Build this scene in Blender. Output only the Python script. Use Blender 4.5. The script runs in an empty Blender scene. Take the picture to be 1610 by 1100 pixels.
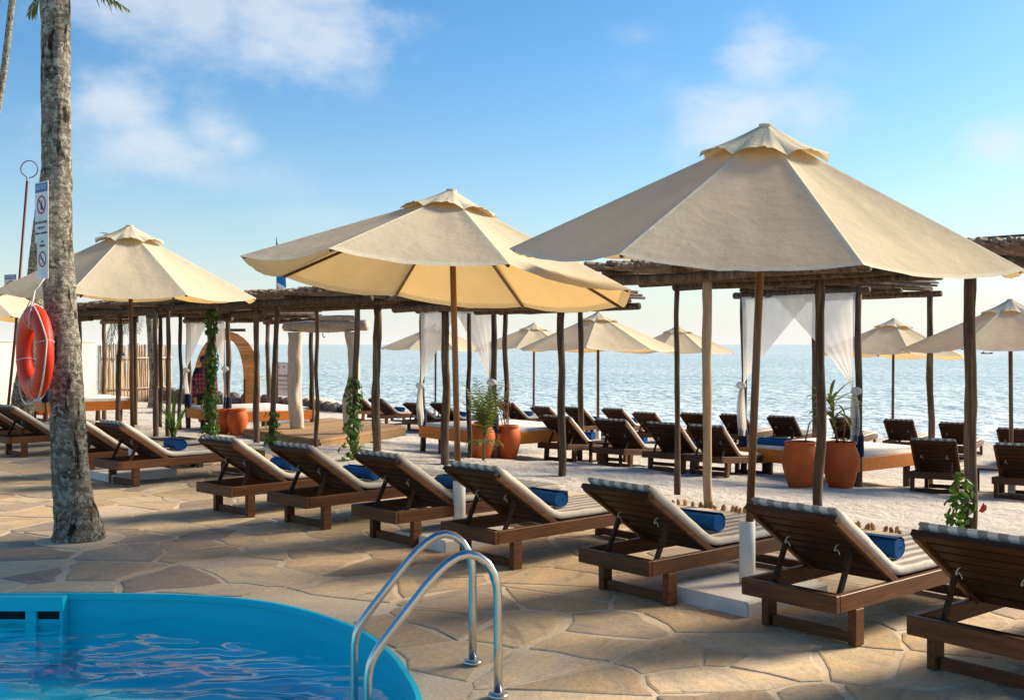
import bpy, bmesh, math, random
from mathutils import Vector, Matrix, Euler, noise
from mathutils.geometry import tessellate_polygon
R = math.radians
rnd = random.Random(7)
scene = bpy.context.scene
C = scene.collection

# ------------------------------------------------------------------ camera, sky, sun, exposure
cam_d = bpy.data.cameras.new('camera')
cam = bpy.data.objects.new('camera', cam_d); C.objects.link(cam)
cam.location = (0, 0, 1.65); cam.rotation_euler = (R(90), 0, 0)
cam_d.sensor_width = 36; cam_d.lens = 38.0; cam_d.shift_y = -9 / 1610
cam_d.clip_start = 0.05; cam_d.clip_end = 30000
scene.camera = cam

SUN_AZ = R(66)      # clockwise from +Y (straight ahead) towards +X (right)
SUN_EL = R(29)
world = bpy.data.worlds.new('World'); scene.world = world; world.use_nodes = True
wt = world.node_tree; wn, wl = wt.nodes, wt.links
wn.clear()
def wnode(kind, **kw):
    n = wn.new(kind)
    for k, v in kw.items(): setattr(n, k, v)
    return n
def wmath(op, a, b=None, c=None, clamp=False):
    n = wnode('ShaderNodeMath', operation=op, use_clamp=clamp)
    for i, v in enumerate((a, b, c)):
        if v is None: continue
        if isinstance(v, (int, float)): n.inputs[i].default_value = v
        else: wl.new(v, n.inputs[i])
    return n.outputs[0]
SKY_SAT, SKY_TINT, HAZE_H, HAZE_MAX, HAZE_COL, CLOUD_COL = 1.30, (.78, .98, 1.0), .085, .95, (5.8, 5.65, 5.4), (4.9, 5.2, 5.5)
sky = wnode('ShaderNodeTexSky', sky_type='NISHITA', sun_disc=False)
sky.sun_elevation = SUN_EL; sky.sun_rotation = SUN_AZ
sky.air_density = 1.0; sky.dust_density = 1.0; sky.ozone_density = 3.0; sky.altitude = 0
tc = wnode('ShaderNodeTexCoord')
nz = wnode('ShaderNodeTexNoise'); nz.inputs['Scale'].default_value = 11.0; nz.inputs['Detail'].default_value = 9.0; nz.inputs['Roughness'].default_value = 0.62
nzmap = wnode('ShaderNodeMapping'); nzmap.inputs['Scale'].default_value = (1, 1, 1.7)
wl.new(tc.outputs['Generated'], nzmap.inputs['Vector']); wl.new(nzmap.outputs[0], nz.inputs['Vector'])
nz2 = wnode('ShaderNodeTexNoise'); nz2.inputs['Scale'].default_value = 2.6; nz2.inputs['Detail'].default_value = 5.0
wl.new(nzmap.outputs[0], nz2.inputs['Vector'])
# cumulus banks: direction (azimuth from straight ahead to the right, elevation), half extents in radians, density
CLOUDS = [(-0.290, 0.290, 0.17, 0.06, .80), (-0.215, 0.285, 0.10, 0.065, 1.0), (-0.345, 0.205, .055, .045, 1.0), (-0.325, 0.170, .09, .045, .85), (-0.270, 0.190, .045, .045, .8), (-0.27, 0.150, .10, .03, .5),
          (-0.250, 0.178, 0.03, 0.03, .7), (0.228, 0.246, .05, .038, 1.0), (0.205, 0.205, .10, .045, .95), (0.27, 0.20, .05, .05, .8), (0.425, 0.168, .045, .022, .85), (0.115, .275, .03, .014, .4), (0.115, .245, .035, .018, .3), (.45, .12, .16, .035, .5),
          (-0.19, .115, .12, .018, .35), (-1.0, .3, .2, .09, .9), (0.9, .22, .2, .07, .9), (1.7, .3, .3, .1, .9), (-2.0, .25, .3, .1, .9), (2.8, .3, .3, .12, .9)]
mask = None
for az, el, hx, hz, dens in CLOUDS:
    c = (math.sin(az) * math.cos(el), math.cos(az) * math.cos(el), math.sin(el))
    m = wnode('ShaderNodeMapping', vector_type='TEXTURE')
    m.inputs['Location'].default_value = c; m.inputs['Rotation'].default_value = (0, 0, -az); m.inputs['Scale'].default_value = (hx, hx, hz)
    wl.new(tc.outputs['Generated'], m.inputs['Vector'])
    ln = wnode('ShaderNodeVectorMath', operation='LENGTH'); wl.new(m.outputs[0], ln.inputs[0])
    f = wmath('SUBTRACT', 1.2, ln.outputs['Value'])
    f = wmath('ADD', f, wmath('MULTIPLY', wmath('SUBTRACT', nz.outputs[0], 0.5), 2.5))
    f = wmath('MULTIPLY', wmath('MULTIPLY', f, 0.75, clamp=True), dens)
    mask = f if mask is None else wmath('MAXIMUM', mask, f)
wisps = wmath('MULTIPLY', wmath('SUBTRACT', nz2.outputs[0], 0.58), 1.0, clamp=True)
mask = wmath('MAXIMUM', mask, wisps)
msm = wnode('ShaderNodeMapRange', interpolation_type='SMOOTHSTEP'); wl.new(mask, msm.inputs[0])
msm.inputs[3].default_value = 0; msm.inputs[4].default_value = 0.72
cmix = wnode('ShaderNodeMix', data_type='RGBA'); wl.new(msm.outputs[0], cmix.inputs[0])
# colour of the clear tropical sky, whitening towards the horizon in the sea haze
sat = wnode('ShaderNodeHueSaturation'); sat.inputs['Saturation'].default_value = SKY_SAT; wl.new(sky.outputs[0], sat.inputs['Color'])
tint = wnode('ShaderNodeMix', data_type='RGBA', blend_type='MULTIPLY'); tint.inputs[0].default_value = 1; wl.new(sat.outputs[0], tint.inputs[6]); tint.inputs[7].default_value = (*SKY_TINT, 1)
sepz = wnode('ShaderNodeSeparateXYZ'); wl.new(tc.outputs['Generated'], sepz.inputs[0])
hz = wmath('MULTIPLY', wmath('POWER', 2.718, wmath('MULTIPLY', wmath('MAXIMUM', sepz.outputs['Z'], 0.0), -1 / HAZE_H)), HAZE_MAX)
hmix = wnode('ShaderNodeMix', data_type='RGBA'); wl.new(hz, hmix.inputs[0]); wl.new(tint.outputs[2], hmix.inputs[6]); hmix.inputs[7].default_value = (*HAZE_COL, 1)
wl.new(hmix.outputs[2], cmix.inputs[6]); cmix.inputs[7].default_value = (*CLOUD_COL, 1)
bg = wnode('ShaderNodeBackground'); bg.inputs[1].default_value = 0.060
wl.new(cmix.outputs[2], bg.inputs[0])
wo = wnode('ShaderNodeOutputWorld'); wl.new(bg.outputs[0], wo.inputs[0])

sun_d = bpy.data.lights.new('sun', 'SUN'); sun_d.energy = 3.1; sun_d.angle = R(22); sun_d.color = (1.0, 0.85, 0.66)
sun = bpy.data.objects.new('sun', sun_d); C.objects.link(sun)
sdir = Vector((math.sin(SUN_AZ) * math.cos(SUN_EL), math.cos(SUN_AZ) * math.cos(SUN_EL), math.sin(SUN_EL)))
sun.rotation_euler = (-sdir).to_track_quat('-Z', 'Y').to_euler()
sun.location = (20, 10, 15)
scene.view_settings.view_transform = 'Standard'; scene.view_settings.look = 'None'
scene.view_settings.gamma = 1; scene.view_settings.exposure = 1.54
scene.view_settings.use_curve_mapping = False
scene.render.engine = 'CYCLES'
scene.cycles.transparent_max_bounces = 16

# ------------------------------------------------------------------ helpers: materials
def mat(name):
    m = bpy.data.materials.new(name); m.use_nodes = True
    nt = m.node_tree; b = nt.nodes['Principled BSDF']
    return m, nt.nodes, nt.links, b
def nd(ns, kind, **kw):
    n = ns.new(kind)
    for k, v in kw.items(): setattr(n, k, v)
    return n
def ramp(ns, ls, fac, stops, interp='LINEAR'):
    n = ns.new('ShaderNodeValToRGB'); n.color_ramp.interpolation = interp
    e = n.color_ramp.elements
    while len(e) < len(stops): e.new(0.5)
    for el, (p, c) in zip(e, stops): el.position = p; el.color = (*c, 1)
    ls.new(fac, n.inputs[0]); return n.outputs[0]
def noise_tex(ns, ls, vec, scale, detail=5, rough=.55, dist=0, w=None):
    n = ns.new('ShaderNodeTexNoise'); n.inputs['Scale'].default_value = scale; n.inputs['Detail'].default_value = detail
    n.inputs['Roughness'].default_value = rough; n.inputs['Distortion'].default_value = dist
    ls.new(vec, n.inputs['Vector']); return n.outputs[0]
def mapped(ns, ls, scale=(1, 1, 1), rot=(0, 0, 0), src='Object', jitter=True):
    t = ns.new('ShaderNodeTexCoord'); v = t.outputs[src]
    if jitter:
        oi = ns.new('ShaderNodeObjectInfo'); a = ns.new('ShaderNodeVectorMath'); a.operation = 'ADD'
        mu = ns.new('ShaderNodeMath'); mu.operation = 'MULTIPLY'; mu.inputs[1].default_value = 37.0
        ls.new(oi.outputs['Random'], mu.inputs[0]); ls.new(v, a.inputs[0]); ls.new(mu.outputs[0], a.inputs[1]); v = a.outputs[0]
    m = ns.new('ShaderNodeMapping'); m.inputs['Scale'].default_value = scale; m.inputs['Rotation'].default_value = rot
    ls.new(v, m.inputs[0]); return m.outputs[0]
def bump(ns, ls, b, h, strength=.3, dist=.01):
    n = ns.new('ShaderNodeBump'); n.inputs['Strength'].default_value = strength; n.inputs['Distance'].default_value = dist
    ls.new(h, n.inputs['Height']); ls.new(n.outputs[0], b.inputs['Normal'])
def vary(ns, ls, col, amt=.25):
    """per-object lightness variation"""
    oi = ns.new('ShaderNodeObjectInfo'); mr = ns.new('ShaderNodeMapRange'); ls.new(oi.outputs['Random'], mr.inputs[0])
    mr.inputs[3].default_value = 1 - amt; mr.inputs[4].default_value = 1 + amt
    h = ns.new('ShaderNodeHueSaturation'); ls.new(mr.outputs[0], h.inputs['Value']); ls.new(col, h.inputs['Color']); return h.outputs[0]
def wood_mat(name, dark, mid, light, scale=(2, 22, 22), rough=.55, amt=.22, spec=.35):
    m, ns, ls, b = mat(name)
    v = mapped(ns, ls, scale)
    n1 = noise_tex(ns, ls, v, 1.6, 8, .65, .6)
    col = ramp(ns, ls, n1, [(.25, dark), (.5, mid), (.78, light)])
    ls.new(vary(ns, ls, col, amt), b.inputs['Base Color'])
    b.inputs['Roughness'].default_value = rough; b.inputs['Specular IOR Level'].default_value = spec
    bump(ns, ls, b, n1, .35, .004)
    return m
M = {}
M['lounger'] = wood_mat('lounger_teak', (.038, .013, .004), (.098, .036, .010), (.18, .070, .021), (2.2, 26, 26), .5, .2, .25)
M['lounger_x'] = wood_mat('lounger_teak_cross', (.036, .012, .004), (.092, .034, .010), (.165, .065, .020), (26, 2.2, 26), .5, .2, .25)
M['slat'] = wood_mat('lounger_slat', (.020, .008, .0035), (.046, .018, .007), (.085, .036, .015), (26, 2.2, 26), .6, .25, .2)
M['pole'] = wood_mat('parasol_pole', (.040, .014, .005), (.085, .032, .010), (.15, .062, .020), (30, 30, 1.6), .32, .15, .5)
M['pole_sunlit'] = wood_mat('parasol_pole_sunlit', (.12, .045, .014), (.22, .095, .03), (.32, .15, .05), (30, 30, 1.6), .4, .05, .4)  # sunlight on the middle pole put into a lighter wood colour
M['post'] = wood_mat('rough_post', (.030, .019, .012), (.095, .064, .042), (.27, .195, .13), (13, 13, 1.1), .9, .38, .2)
M['stick'] = wood_mat('roof_stick', (.07, .052, .039), (.175, .135, .105), (.34, .275, .22), (3, 3, 3), .9, .2, .2)
M['daybed'] = wood_mat('daybed_wood', (.38, .10, .014), (.56, .17, .02), (.66, .25, .035), (2, 20, 20), .55, .1, .25)
M['plank'] = wood_mat('orange_plank', (.32, .11, .025), (.52, .20, .045), (.62, .29, .08), (2, 20, 20), .6, .2, .3)
M['drift'] = wood_mat('driftwood', (.28, .23, .18), (.48, .41, .33), (.62, .55, .46), (9, 9, 1.0), .85, .1, .2)
M['peeled'] = wood_mat('peeled_post', (.20, .13, .075), (.40, .28, .17), (.56, .42, .27), (11, 11, .9), .8, .1, .2)
M['platform'] = wood_mat('platform_wood', (.22, .12, .045), (.34, .20, .085), (.44, .29, .14), (2, 16, 16), .7, .15, .3)
M['bamboo'] = wood_mat('fence_stick', (.20, .13, .075), (.40, .29, .19), (.56, .44, .31), (20, 20, 1.2), .8, .3, .2)
M['stake'] = wood_mat('edge_stake', (.20, .085, .03), (.36, .18, .06), (.46, .27, .11), (14, 14, 4), .8, .3, .2)

def simple(name, col, rough=.6, spec=.4, var=0, bscale=0, bstr=.3, bdist=.004, c2=None, nscale=6, metal=0):
    m, ns, ls, b = mat(name)
    v = mapped(ns, ls)
    n1 = noise_tex(ns, ls, v, nscale, 6, .6)
    c2 = c2 or tuple(x * .72 for x in col)
    cc = ramp(ns, ls, n1, [(.3, c2), (.68, col)])
    if var: cc = vary(ns, ls, cc, var)
    ls.new(cc, b.inputs['Base Color']); b.inputs['Roughness'].default_value = rough; b.inputs['Specular IOR Level'].default_value = spec
    b.inputs['Metallic'].default_value = metal
    if bscale: bump(ns, ls, b, noise_tex(ns, ls, v, bscale, 4), bstr, bdist)
    return m
M['terracotta'] = simple('terracotta', (.55, .108, .022), .7, .25, .08, 40, .25, .004, (.40, .080, .017), 5)
M['white_paint'] = simple('white_paint', (.70, .69, .66), .55, .4, 0, 30, .15, .003, (.56, .54, .50), 7)
M['concrete'] = simple('white_concrete', (.66, .63, .58), .85, .2, .06, 40, .4, .004, (.50, .46, .41), 4)
M['wall'] = simple('lime_wall', (.50, .47, .42), .9, .2, 0, 10, .2, .01, (.40, .37, .32), 1.2)
M['steel'] = simple('stainless_steel', (.62, .61, .58), .24, .5, 0, 0, c2=(.50, .49, .47), nscale=3, metal=1)
M['towel'] = simple('blue_towel', (.010, .085, .25), .95, .15, .15, 160, .7, .006, (.006, .055, .17), 14)
M['rope'] = simple('white_cord', (.66, .62, .54), .8, .2, 0, 60, .4, .003)
M['orange'] = simple('lifebuoy_orange', (.72, .036, .006), .5, .3, 0, 60, .1, .002, (.58, .028, .006), 4)
M['sign'] = simple('sign_white', (.66, .70, .72), .5, .4, 0)
M['sign_blue'] = simple('sign_blue', (.015, .13, .34), .5, .4, 0)
M['sign_red'] = simple('sign_red', (.45, .02, .02), .5, .4)
M['ink'] = simple('sign_ink', (.03, .035, .05), .6, .3)
M['rod'] = simple('rod_red', (.12, .03, .022), .5, .4)
M['stonewall'] = simple('sea_wall_stone', (.20, .18, .155), .95, .2, .2, 14, .8, .03, (.07, .062, .055), 7)
M['flag'] = simple('flag_blue', (.02, .20, .52), .8, .2)
M['flagwhite'] = simple('flag_white', (.72, .75, .78), .8, .2)
M['skin'] = simple('skin', (.10, .045, .025), .6, .4)
M['hair'] = simple('hair', (.012, .010, .010), .8, .3)
M['black_cloth'] = simple('dark_cloth', (.016, .014, .016), .9, .2)
M['hull'] = simple('boat_hull', (.10, .09, .085), .7, .3)
M['soil'] = simple('pot_soil', (.09, .06, .04), .95, .1, 0, 40, .6, .01)
M['poolpaint'] = simple('pool_paint', (.001, .56, .68), .5, .3, 0, 6, .1, .01, (.001, .51, .63), 1.5)
M['slot_shade'] = simple('slot_shade_paint', (.012, .02, .025), .8, .2)  # near-black colour standing in for the shade inside the slots
M['netting'] = simple('navy_band', (.012, .02, .05), .9, .2)

# striped lounger cushion
m, ns, ls, b = mat('striped_cushion')
tcn = nd(ns, 'ShaderNodeTexCoord'); sp = nd(ns, 'ShaderNodeSeparateXYZ'); ls.new(tcn.outputs['Object'], sp.inputs[0])
mm = nd(ns, 'ShaderNodeMath', operation='MULTIPLY_ADD'); ls.new(sp.outputs['Y'], mm.inputs[0]); mm.inputs[1].default_value = 10.0; mm.inputs[2].default_value = 10.25
fr = nd(ns, 'ShaderNodeMath', operation='FRACT'); ls.new(mm.outputs[0], fr.inputs[0])
col = ramp(ns, ls, fr.outputs[0], [(.0, (.68, .61, .50)), (.49, (.68, .61, .50)), (.51, (.31, .265, .22)), (.99, (.31, .265, .22))])
vv = mapped(ns, ls, (1, 1, 1)); nn = noise_tex(ns, ls, vv, 5, 5)
mx = nd(ns, 'ShaderNodeMix', data_type='RGBA', blend_type='MULTIPLY'); mx.inputs[0].default_value = .5
ls.new(col, mx.inputs[6]); ls.new(ramp(ns, ls, nn, [(.3, (.72, .69, .64)), (.6, (1, 1, 1))]), mx.inputs[7])
ls.new(mx.outputs[2], b.inputs['Base Color']); b.inputs['Roughness'].default_value = .9; b.inputs['Specular IOR Level'].default_value = .15
bump(ns, ls, b, noise_tex(ns, ls, vv, 14, 4), .5, .012); M['cushion'] = m
m, ns, ls, b = mat('cream_mattress')
vv = mapped(ns, ls); nn = noise_tex(ns, ls, vv, 6, 5)
ls.new(ramp(ns, ls, nn, [(.3, (.56, .50, .43)), (.65, (.70, .66, .60))]), b.inputs['Base Color']); b.inputs['Roughness'].default_value = .9
bump(ns, ls, b, noise_tex(ns, ls, vv, 12, 4), .5, .015); M['mattress'] = m

# canvas of the parasols: diffuse outside, warm light through the cloth
def cloth(name, dif, trans, tfac, weave=220, alpha=0.0, wr=.35, seam=False):
    m, ns, ls, b = mat(name); ns.remove(b); out = ns['Material Output']
    v = mapped(ns, ls); n1 = noise_tex(ns, ls, v, 2.2, 6, .6); n2 = noise_tex(ns, ls, v, 9, 4, .6)
    d = nd(ns, 'ShaderNodeBsdfDiffuse'); t = nd(ns, 'ShaderNodeBsdfTranslucent')
    ls.new(ramp(ns, ls, n1, [(.25, tuple(x * .88 for x in dif)), (.7, dif)]), d.inputs[0]); ls.new(ramp(ns, ls, n1, [(.25, tuple(x * .88 for x in trans)), (.7, trans)]), t.inputs[0])
    bm_ = nd(ns, 'ShaderNodeBump'); bm_.inputs['Strength'].default_value = wr; bm_.inputs['Distance'].default_value = .03
    ls.new(n2, bm_.inputs['Height']); ls.new(bm_.outputs[0], d.inputs['Normal'])
    mx = nd(ns, 'ShaderNodeMixShader'); mx.inputs[0].default_value = tfac
    if seam:        # doubled cloth along the panel seams and the hem lets less light through
        to = nd(ns, 'ShaderNodeTexCoord'); sx_ = nd(ns, 'ShaderNodeSeparateXYZ'); ls.new(to.outputs['Object'], sx_.inputs[0])
        def mth(op, a, b=None):
            n = nd(ns, 'ShaderNodeMath', operation=op)
            for i, q in enumerate((a, b)):
                if q is None: continue
                if isinstance(q, (int, float)): n.inputs[i].default_value = q
                else: ls.new(q, n.inputs[i])
            return n.outputs[0]
        gap_ = mth('SUBTRACT', mth('MULTIPLY', sx_.outputs['X'], .4142), mth('ABSOLUTE', sx_.outputs['Y']))
        sm_ = mth('MAXIMUM', mth('LESS_THAN', gap_, .016), mth('GREATER_THAN', sx_.outputs['X'], 1.475))
        ls.new(mth('MULTIPLY_ADD', sm_, -.17) if False else mth('SUBTRACT', tfac, mth('MULTIPLY', sm_, .17)), mx.inputs[0])
    ls.new(d.outputs[0], mx.inputs[1]); ls.new(t.outputs[0], mx.inputs[2])
    o = mx.outputs[0]
    if alpha:
        tr = nd(ns, 'ShaderNodeBsdfTransparent'); m2 = nd(ns, 'ShaderNodeMixShader'); m2.inputs[0].default_value = alpha
        ls.new(o, m2.inputs[1]); ls.new(tr.outputs[0], m2.inputs[2]); o = m2.outputs[0]
    ls.new(o, out.inputs[0]); return m
M['canvas'] = cloth('canvas', (.76, .68, .49), (.80, .48, .15), .35, wr=.25, seam=True)
M['vent'] = cloth('vent_canvas', (.70, .62, .44), (.62, .42, .18), .14, wr=.25)
M['curtain'] = cloth('sheer_curtain', (.86, .84, .80), (.84, .80, .74), .45, alpha=.20)
def leafmat(name, c1, c2, tr, var=.3):
    m, ns, ls, b = mat(name); out = ns['Material Output']
    v = mapped(ns, ls, jitter=False); n1 = noise_tex(ns, ls, v, 9, 3)
    col = ramp(ns, ls, n1, [(.35, c1), (.65, c2)])
    ls.new(col, b.inputs['Base Color']); b.inputs['Roughness'].default_value = .5; b.inputs['Specular IOR Level'].default_value = .35
    t = nd(ns, 'ShaderNodeBsdfTranslucent'); t.inputs[0].default_value = (*tr, 1)
    mx = nd(ns, 'ShaderNodeMixShader'); mx.inputs[0].default_value = .35; ls.new(b.outputs[0], mx.inputs[1]); ls.new(t.outputs[0], mx.inputs[2])
    ls.new(mx.outputs[0], out.inputs[0]); return m
M['frond'] = leafmat('palm_frond', (.035, .065, .014), (.13, .15, .03), (.16, .2, .03))
M['vine'] = leafmat('vine_leaf', (.022, .062, .010), (.075, .15, .022), (.12, .24, .02))
M['dry'] = leafmat('dry_leaf', (.16, .075, .03), (.30, .16, .06), (.34, .18, .06))
M['strap'] = leafmat('strap_leaf', (.05, .11, .02), (.22, .16, .05), (.2, .24, .04))
M['flower'] = simple('red_flower', (.5, .03, .03), .6)
M['stem'] = simple('green_stem', (.10, .13, .035), .6)

# palm bark with ring scars, lichen and damp dark base colour patches
m, ns, ls, b = mat('palm_bark')
v = mapped(ns, ls, (1, 1, 1)); vs = mapped(ns, ls, (5, 5, 22)); vz = mapped(ns, ls, (16, 16, 3.5))
a1 = noise_tex(ns, ls, v, 2.2, 6, .6); a2 = noise_tex(ns, ls, vs, 1.1, 6, .6, .5); a3 = noise_tex(ns, ls, v, 24, 8, .7); a4 = noise_tex(ns, ls, vz, 1.0, 5, .6)
c1 = ramp(ns, ls, a2, [(.3, (.050, .040, .032)), (.52, (.19, .16, .125)), (.72, (.31, .27, .215))])
c2 = ramp(ns, ls, a3, [(.52, (0, 0, 0)), (.56, (1, 1, 1))])
mx = nd(ns, 'ShaderNodeMix', data_type='RGBA'); ls.new(c2, mx.inputs[0]); ls.new(c1, mx.inputs[6]); mx.inputs[7].default_value = (.36, .36, .29, 1)
mx2 = nd(ns, 'ShaderNodeMix', data_type='RGBA', blend_type='MULTIPLY'); mx2.inputs[0].default_value = 1
ls.new(mx.outputs[2], mx2.inputs[6]); ls.new(ramp(ns, ls, a4, [(.36, (.13, .11, .09)), (.44, (1, 1, 1))]), mx2.inputs[7])
ls.new(mx2.outputs[2], b.inputs['Base Color']); b.inputs['Roughness'].default_value = .95; b.inputs['Specular IOR Level'].default_value = .15
ad = nd(ns, 'ShaderNodeMath', operation='ADD'); ls.new(a2, ad.inputs[0]); ls.new(a3, ad.inputs[1]); bump(ns, ls, b, ad.outputs[0], .9, .03); M['bark'] = m

# flagstone
m, ns, ls, b = mat('flagstone')
oi = nd(ns, 'ShaderNodeObjectInfo')
t = nd(ns, 'ShaderNodeTexCoord'); off = nd(ns, 'ShaderNodeVectorMath', operation='ADD'); mu = nd(ns, 'ShaderNodeMath', operation='MULTIPLY'); mu.inputs[1].default_value = 61
ls.new(oi.outputs['Random'], mu.inputs[0])
vr = nd(ns, 'ShaderNodeVectorRotate', rotation_type='Z_AXIS'); ls.new(t.outputs['Object'], vr.inputs[0]); ls.new(mu.outputs[0], vr.inputs['Angle'])
ls.new(vr.outputs[0], off.inputs[0]); ls.new(mu.outputs[0], off.inputs[1])
mp = nd(ns, 'ShaderNodeMapping'); mp.inputs['Scale'].default_value = (1.5, 5.5, 1); ls.new(off.outputs[0], mp.inputs[0])
g1 = noise_tex(ns, ls, mp.outputs[0], 1.1, 7, .6, .7); g2 = noise_tex(ns, ls, off.outputs[0], 26, 6, .7)
base = ramp(ns, ls, oi.outputs['Random'], [(.0, (.53, .415, .265)), (.14, (.43, .335, .225)), (.28, (.59, .485, .335)), (.42, (.40, .33, .25)), (.56, (.54, .425, .275)), (.70, (.46, .36, .23)), (.84, (.59, .485, .34)), (.93, (.35, .275, .195))], 'CONSTANT')
mx = nd(ns, 'ShaderNodeMix', data_type='RGBA', blend_type='MULTIPLY'); mx.inputs[0].default_value = 1
ls.new(base, mx.inputs[6]); ls.new(ramp(ns, ls, g1, [(.26, (.52, .48, .44)), (.42, (.94, .90, .86)), (.50, (1.0, .96, .88)), (.58, (1.10, .96, .78)), (.72, (1.25, 1.18, 1.06))]), mx.inputs[7])
mx2 = nd(ns, 'ShaderNodeMix', data_type='RGBA', blend_type='MULTIPLY'); mx2.inputs[0].default_value = .55
ls.new(mx.outputs[2], mx2.inputs[6]); ls.new(ramp(ns, ls, g2, [(.3, (.62, .6, .58)), (.6, (1.08, 1.08, 1.08))]), mx2.inputs[7])
ls.new(mx2.outputs[2], b.inputs['Base Color']); b.inputs['Roughness'].default_value = .72; b.inputs['Specular IOR Level'].default_value = .3
ad = nd(ns, 'ShaderNodeMath', operation='ADD'); ls.new(g1, ad.inputs[0]); ls.new(g2, ad.inputs[1]); bump(ns, ls, b, ad.outputs[0], .55, .012); M['stone'] = m
m, ns, ls, b = mat('mortar')
v = mapped(ns, ls, jitter=False); h1 = noise_tex(ns, ls, v, 1.7, 5); h2 = noise_tex(ns, ls, v, 45, 5, .7)
mx = nd(ns, 'ShaderNodeMix', data_type='RGBA', blend_type='MULTIPLY'); mx.inputs[0].default_value = .8
ls.new(ramp(ns, ls, h1, [(.3, (.52, .41, .265)), (.7, (.66, .535, .365))]), mx.inputs[6]); ls.new(ramp(ns, ls, h2, [(.3, (.72, .7, .68)), (.6, (1.05, 1.05, 1.05))]), mx.inputs[7])
ls.new(mx.outputs[2], b.inputs['Base Color']); b.inputs['Roughness'].default_value = .9; bump(ns, ls, b, h2, .5, .008); M['mortar'] = m
# sand
m, ns, ls, b = mat('sand')
v = mapped(ns, ls, jitter=False); h1 = noise_tex(ns, ls, v, .7, 6); h2 = noise_tex(ns, ls, v, 5.5, 6, .65); h3 = noise_tex(ns, ls, v, 110, 4, .7)
mx = nd(ns, 'ShaderNodeMix', data_type='RGBA', blend_type='MULTIPLY'); mx.inputs[0].default_value = .6
ls.new(ramp(ns, ls, h1, [(.3, (.58, .515, .43)), (.7, (.68, .61, .52))]), mx.inputs[6]); ls.new(ramp(ns, ls, h3, [(.3, (.8, .78, .76)), (.65, (1.05, 1.05, 1.05))]), mx.inputs[7])
ls.new(mx.outputs[2], b.inputs['Base Color']); b.inputs['Roughness'].default_value = .95; b.inputs['Specular IOR Level'].default_value = .1
ad = nd(ns, 'ShaderNodeMath', operation='MULTIPLY_ADD'); ls.new(h3, ad.inputs[0]); ad.inputs[1].default_value = .12; ls.new(h2, ad.inputs[2]); bump(ns, ls, b, ad.outputs[0], .9, .11); M['sand'] = m
# sea
m, ns, ls, b = mat('sea_water')
v1 = mapped(ns, ls, (1.1, 1.1, 1), (0, 0, R(20)), jitter=False); v2 = mapped(ns, ls, (.10, .22, 1), (0, 0, R(-25)), jitter=False); v3 = mapped(ns, ls, (.004, .02, 1), (0, 0, R(-8)), jitter=False)
w1 = noise_tex(ns, ls, v1, 1.0, 4, .55); w2 = noise_tex(ns, ls, v2, 1.0, 5, .6); w3 = noise_tex(ns, ls, v3, 1.0, 4, .6)
ls.new(ramp(ns, ls, w3, [(.35, (.43, .545, .54)), (.65, (.57, .645, .63))]), b.inputs['Base Color'])
b.inputs['Roughness'].default_value = .38; b.inputs['IOR'].default_value = 1.2
ad = nd(ns, 'ShaderNodeMath', operation='MULTIPLY_ADD'); ls.new(w1, ad.inputs[0]); ad.inputs[1].default_value = .4; ls.new(w2, ad.inputs[2]); bump(ns, ls, b, ad.outputs[0], 1.0, 1.5); M['sea'] = m
# pool water: clear tinted body under a mirror-like rippled surface
m, ns, ls, b = mat('pool_water'); ns.remove(b); out = ns['Material Output']
tr = nd(ns, 'ShaderNodeBsdfTransparent'); tr.inputs[0].default_value = (.6, 1.0, 1.0, 1)
gl = nd(ns, 'ShaderNodeBsdfGlossy'); gl.inputs['Roughness'].default_value = .03
fz = nd(ns, 'ShaderNodeFresnel'); fz.inputs['IOR'].default_value = 1.62
v = mapped(ns, ls, (1, 1, 1), jitter=False); bn = nd(ns, 'ShaderNodeBump'); bn.inputs['Strength'].default_value = .08; bn.inputs['Distance'].default_value = .02
ls.new(noise_tex(ns, ls, v, 9, 3), bn.inputs['Height']); ls.new(bn.outputs[0], gl.inputs['Normal']); ls.new(bn.outputs[0], fz.inputs['Normal'])
mx = nd(ns, 'ShaderNodeMixShader'); gb = nd(ns, 'ShaderNodeNewGeometry'); up_ = nd(ns, 'ShaderNodeMath', operation='SUBTRACT'); up_.inputs[0].default_value = 1; ls.new(gb.outputs['Backfacing'], up_.inputs[1]); fu = nd(ns, 'ShaderNodeMath', operation='MULTIPLY'); ls.new(fz.outputs[0], fu.inputs[0]); ls.new(up_.outputs[0], fu.inputs[1]); ls.new(fu.outputs[0], mx.inputs[0]); ls.new(tr.outputs[0], mx.inputs[1]); ls.new(gl.outputs[0], mx.inputs[2]); ls.new(mx.outputs[0], out.inputs[0]); M['water'] = m
# red checked shawl
m, ns, ls, b = mat('checked_shawl')
v = mapped(ns, ls, (1, 1, 1), jitter=False); sx = nd(ns, 'ShaderNodeSeparateXYZ'); ls.new(v, sx.inputs[0])
def stripe(o, f):
    a = nd(ns, 'ShaderNodeMath', operation='MULTIPLY'); ls.new(o, a.inputs[0]); a.inputs[1].default_value = f
    q = nd(ns, 'ShaderNodeMath', operation='FRACT'); ls.new(a.outputs[0], q.inputs[0])
    g = nd(ns, 'ShaderNodeMath', operation='LESS_THAN'); ls.new(q.outputs[0], g.inputs[0]); g.inputs[1].default_value = .3; return g.outputs[0]
mxx = nd(ns, 'ShaderNodeMath', operation='MAXIMUM'); ls.new(stripe(sx.outputs['Z'], 9), mxx.inputs[0]); ls.new(stripe(sx.outputs['X'], 11), mxx.inputs[1])
ls.new(ramp(ns, ls, mxx.outputs[0], [(.4, (.035, .012, .02)), (.6, (.24, .03, .045))]), b.inputs['Base Color']); b.inputs['Roughness'].default_value = .95; M['shawl'] = m

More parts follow.
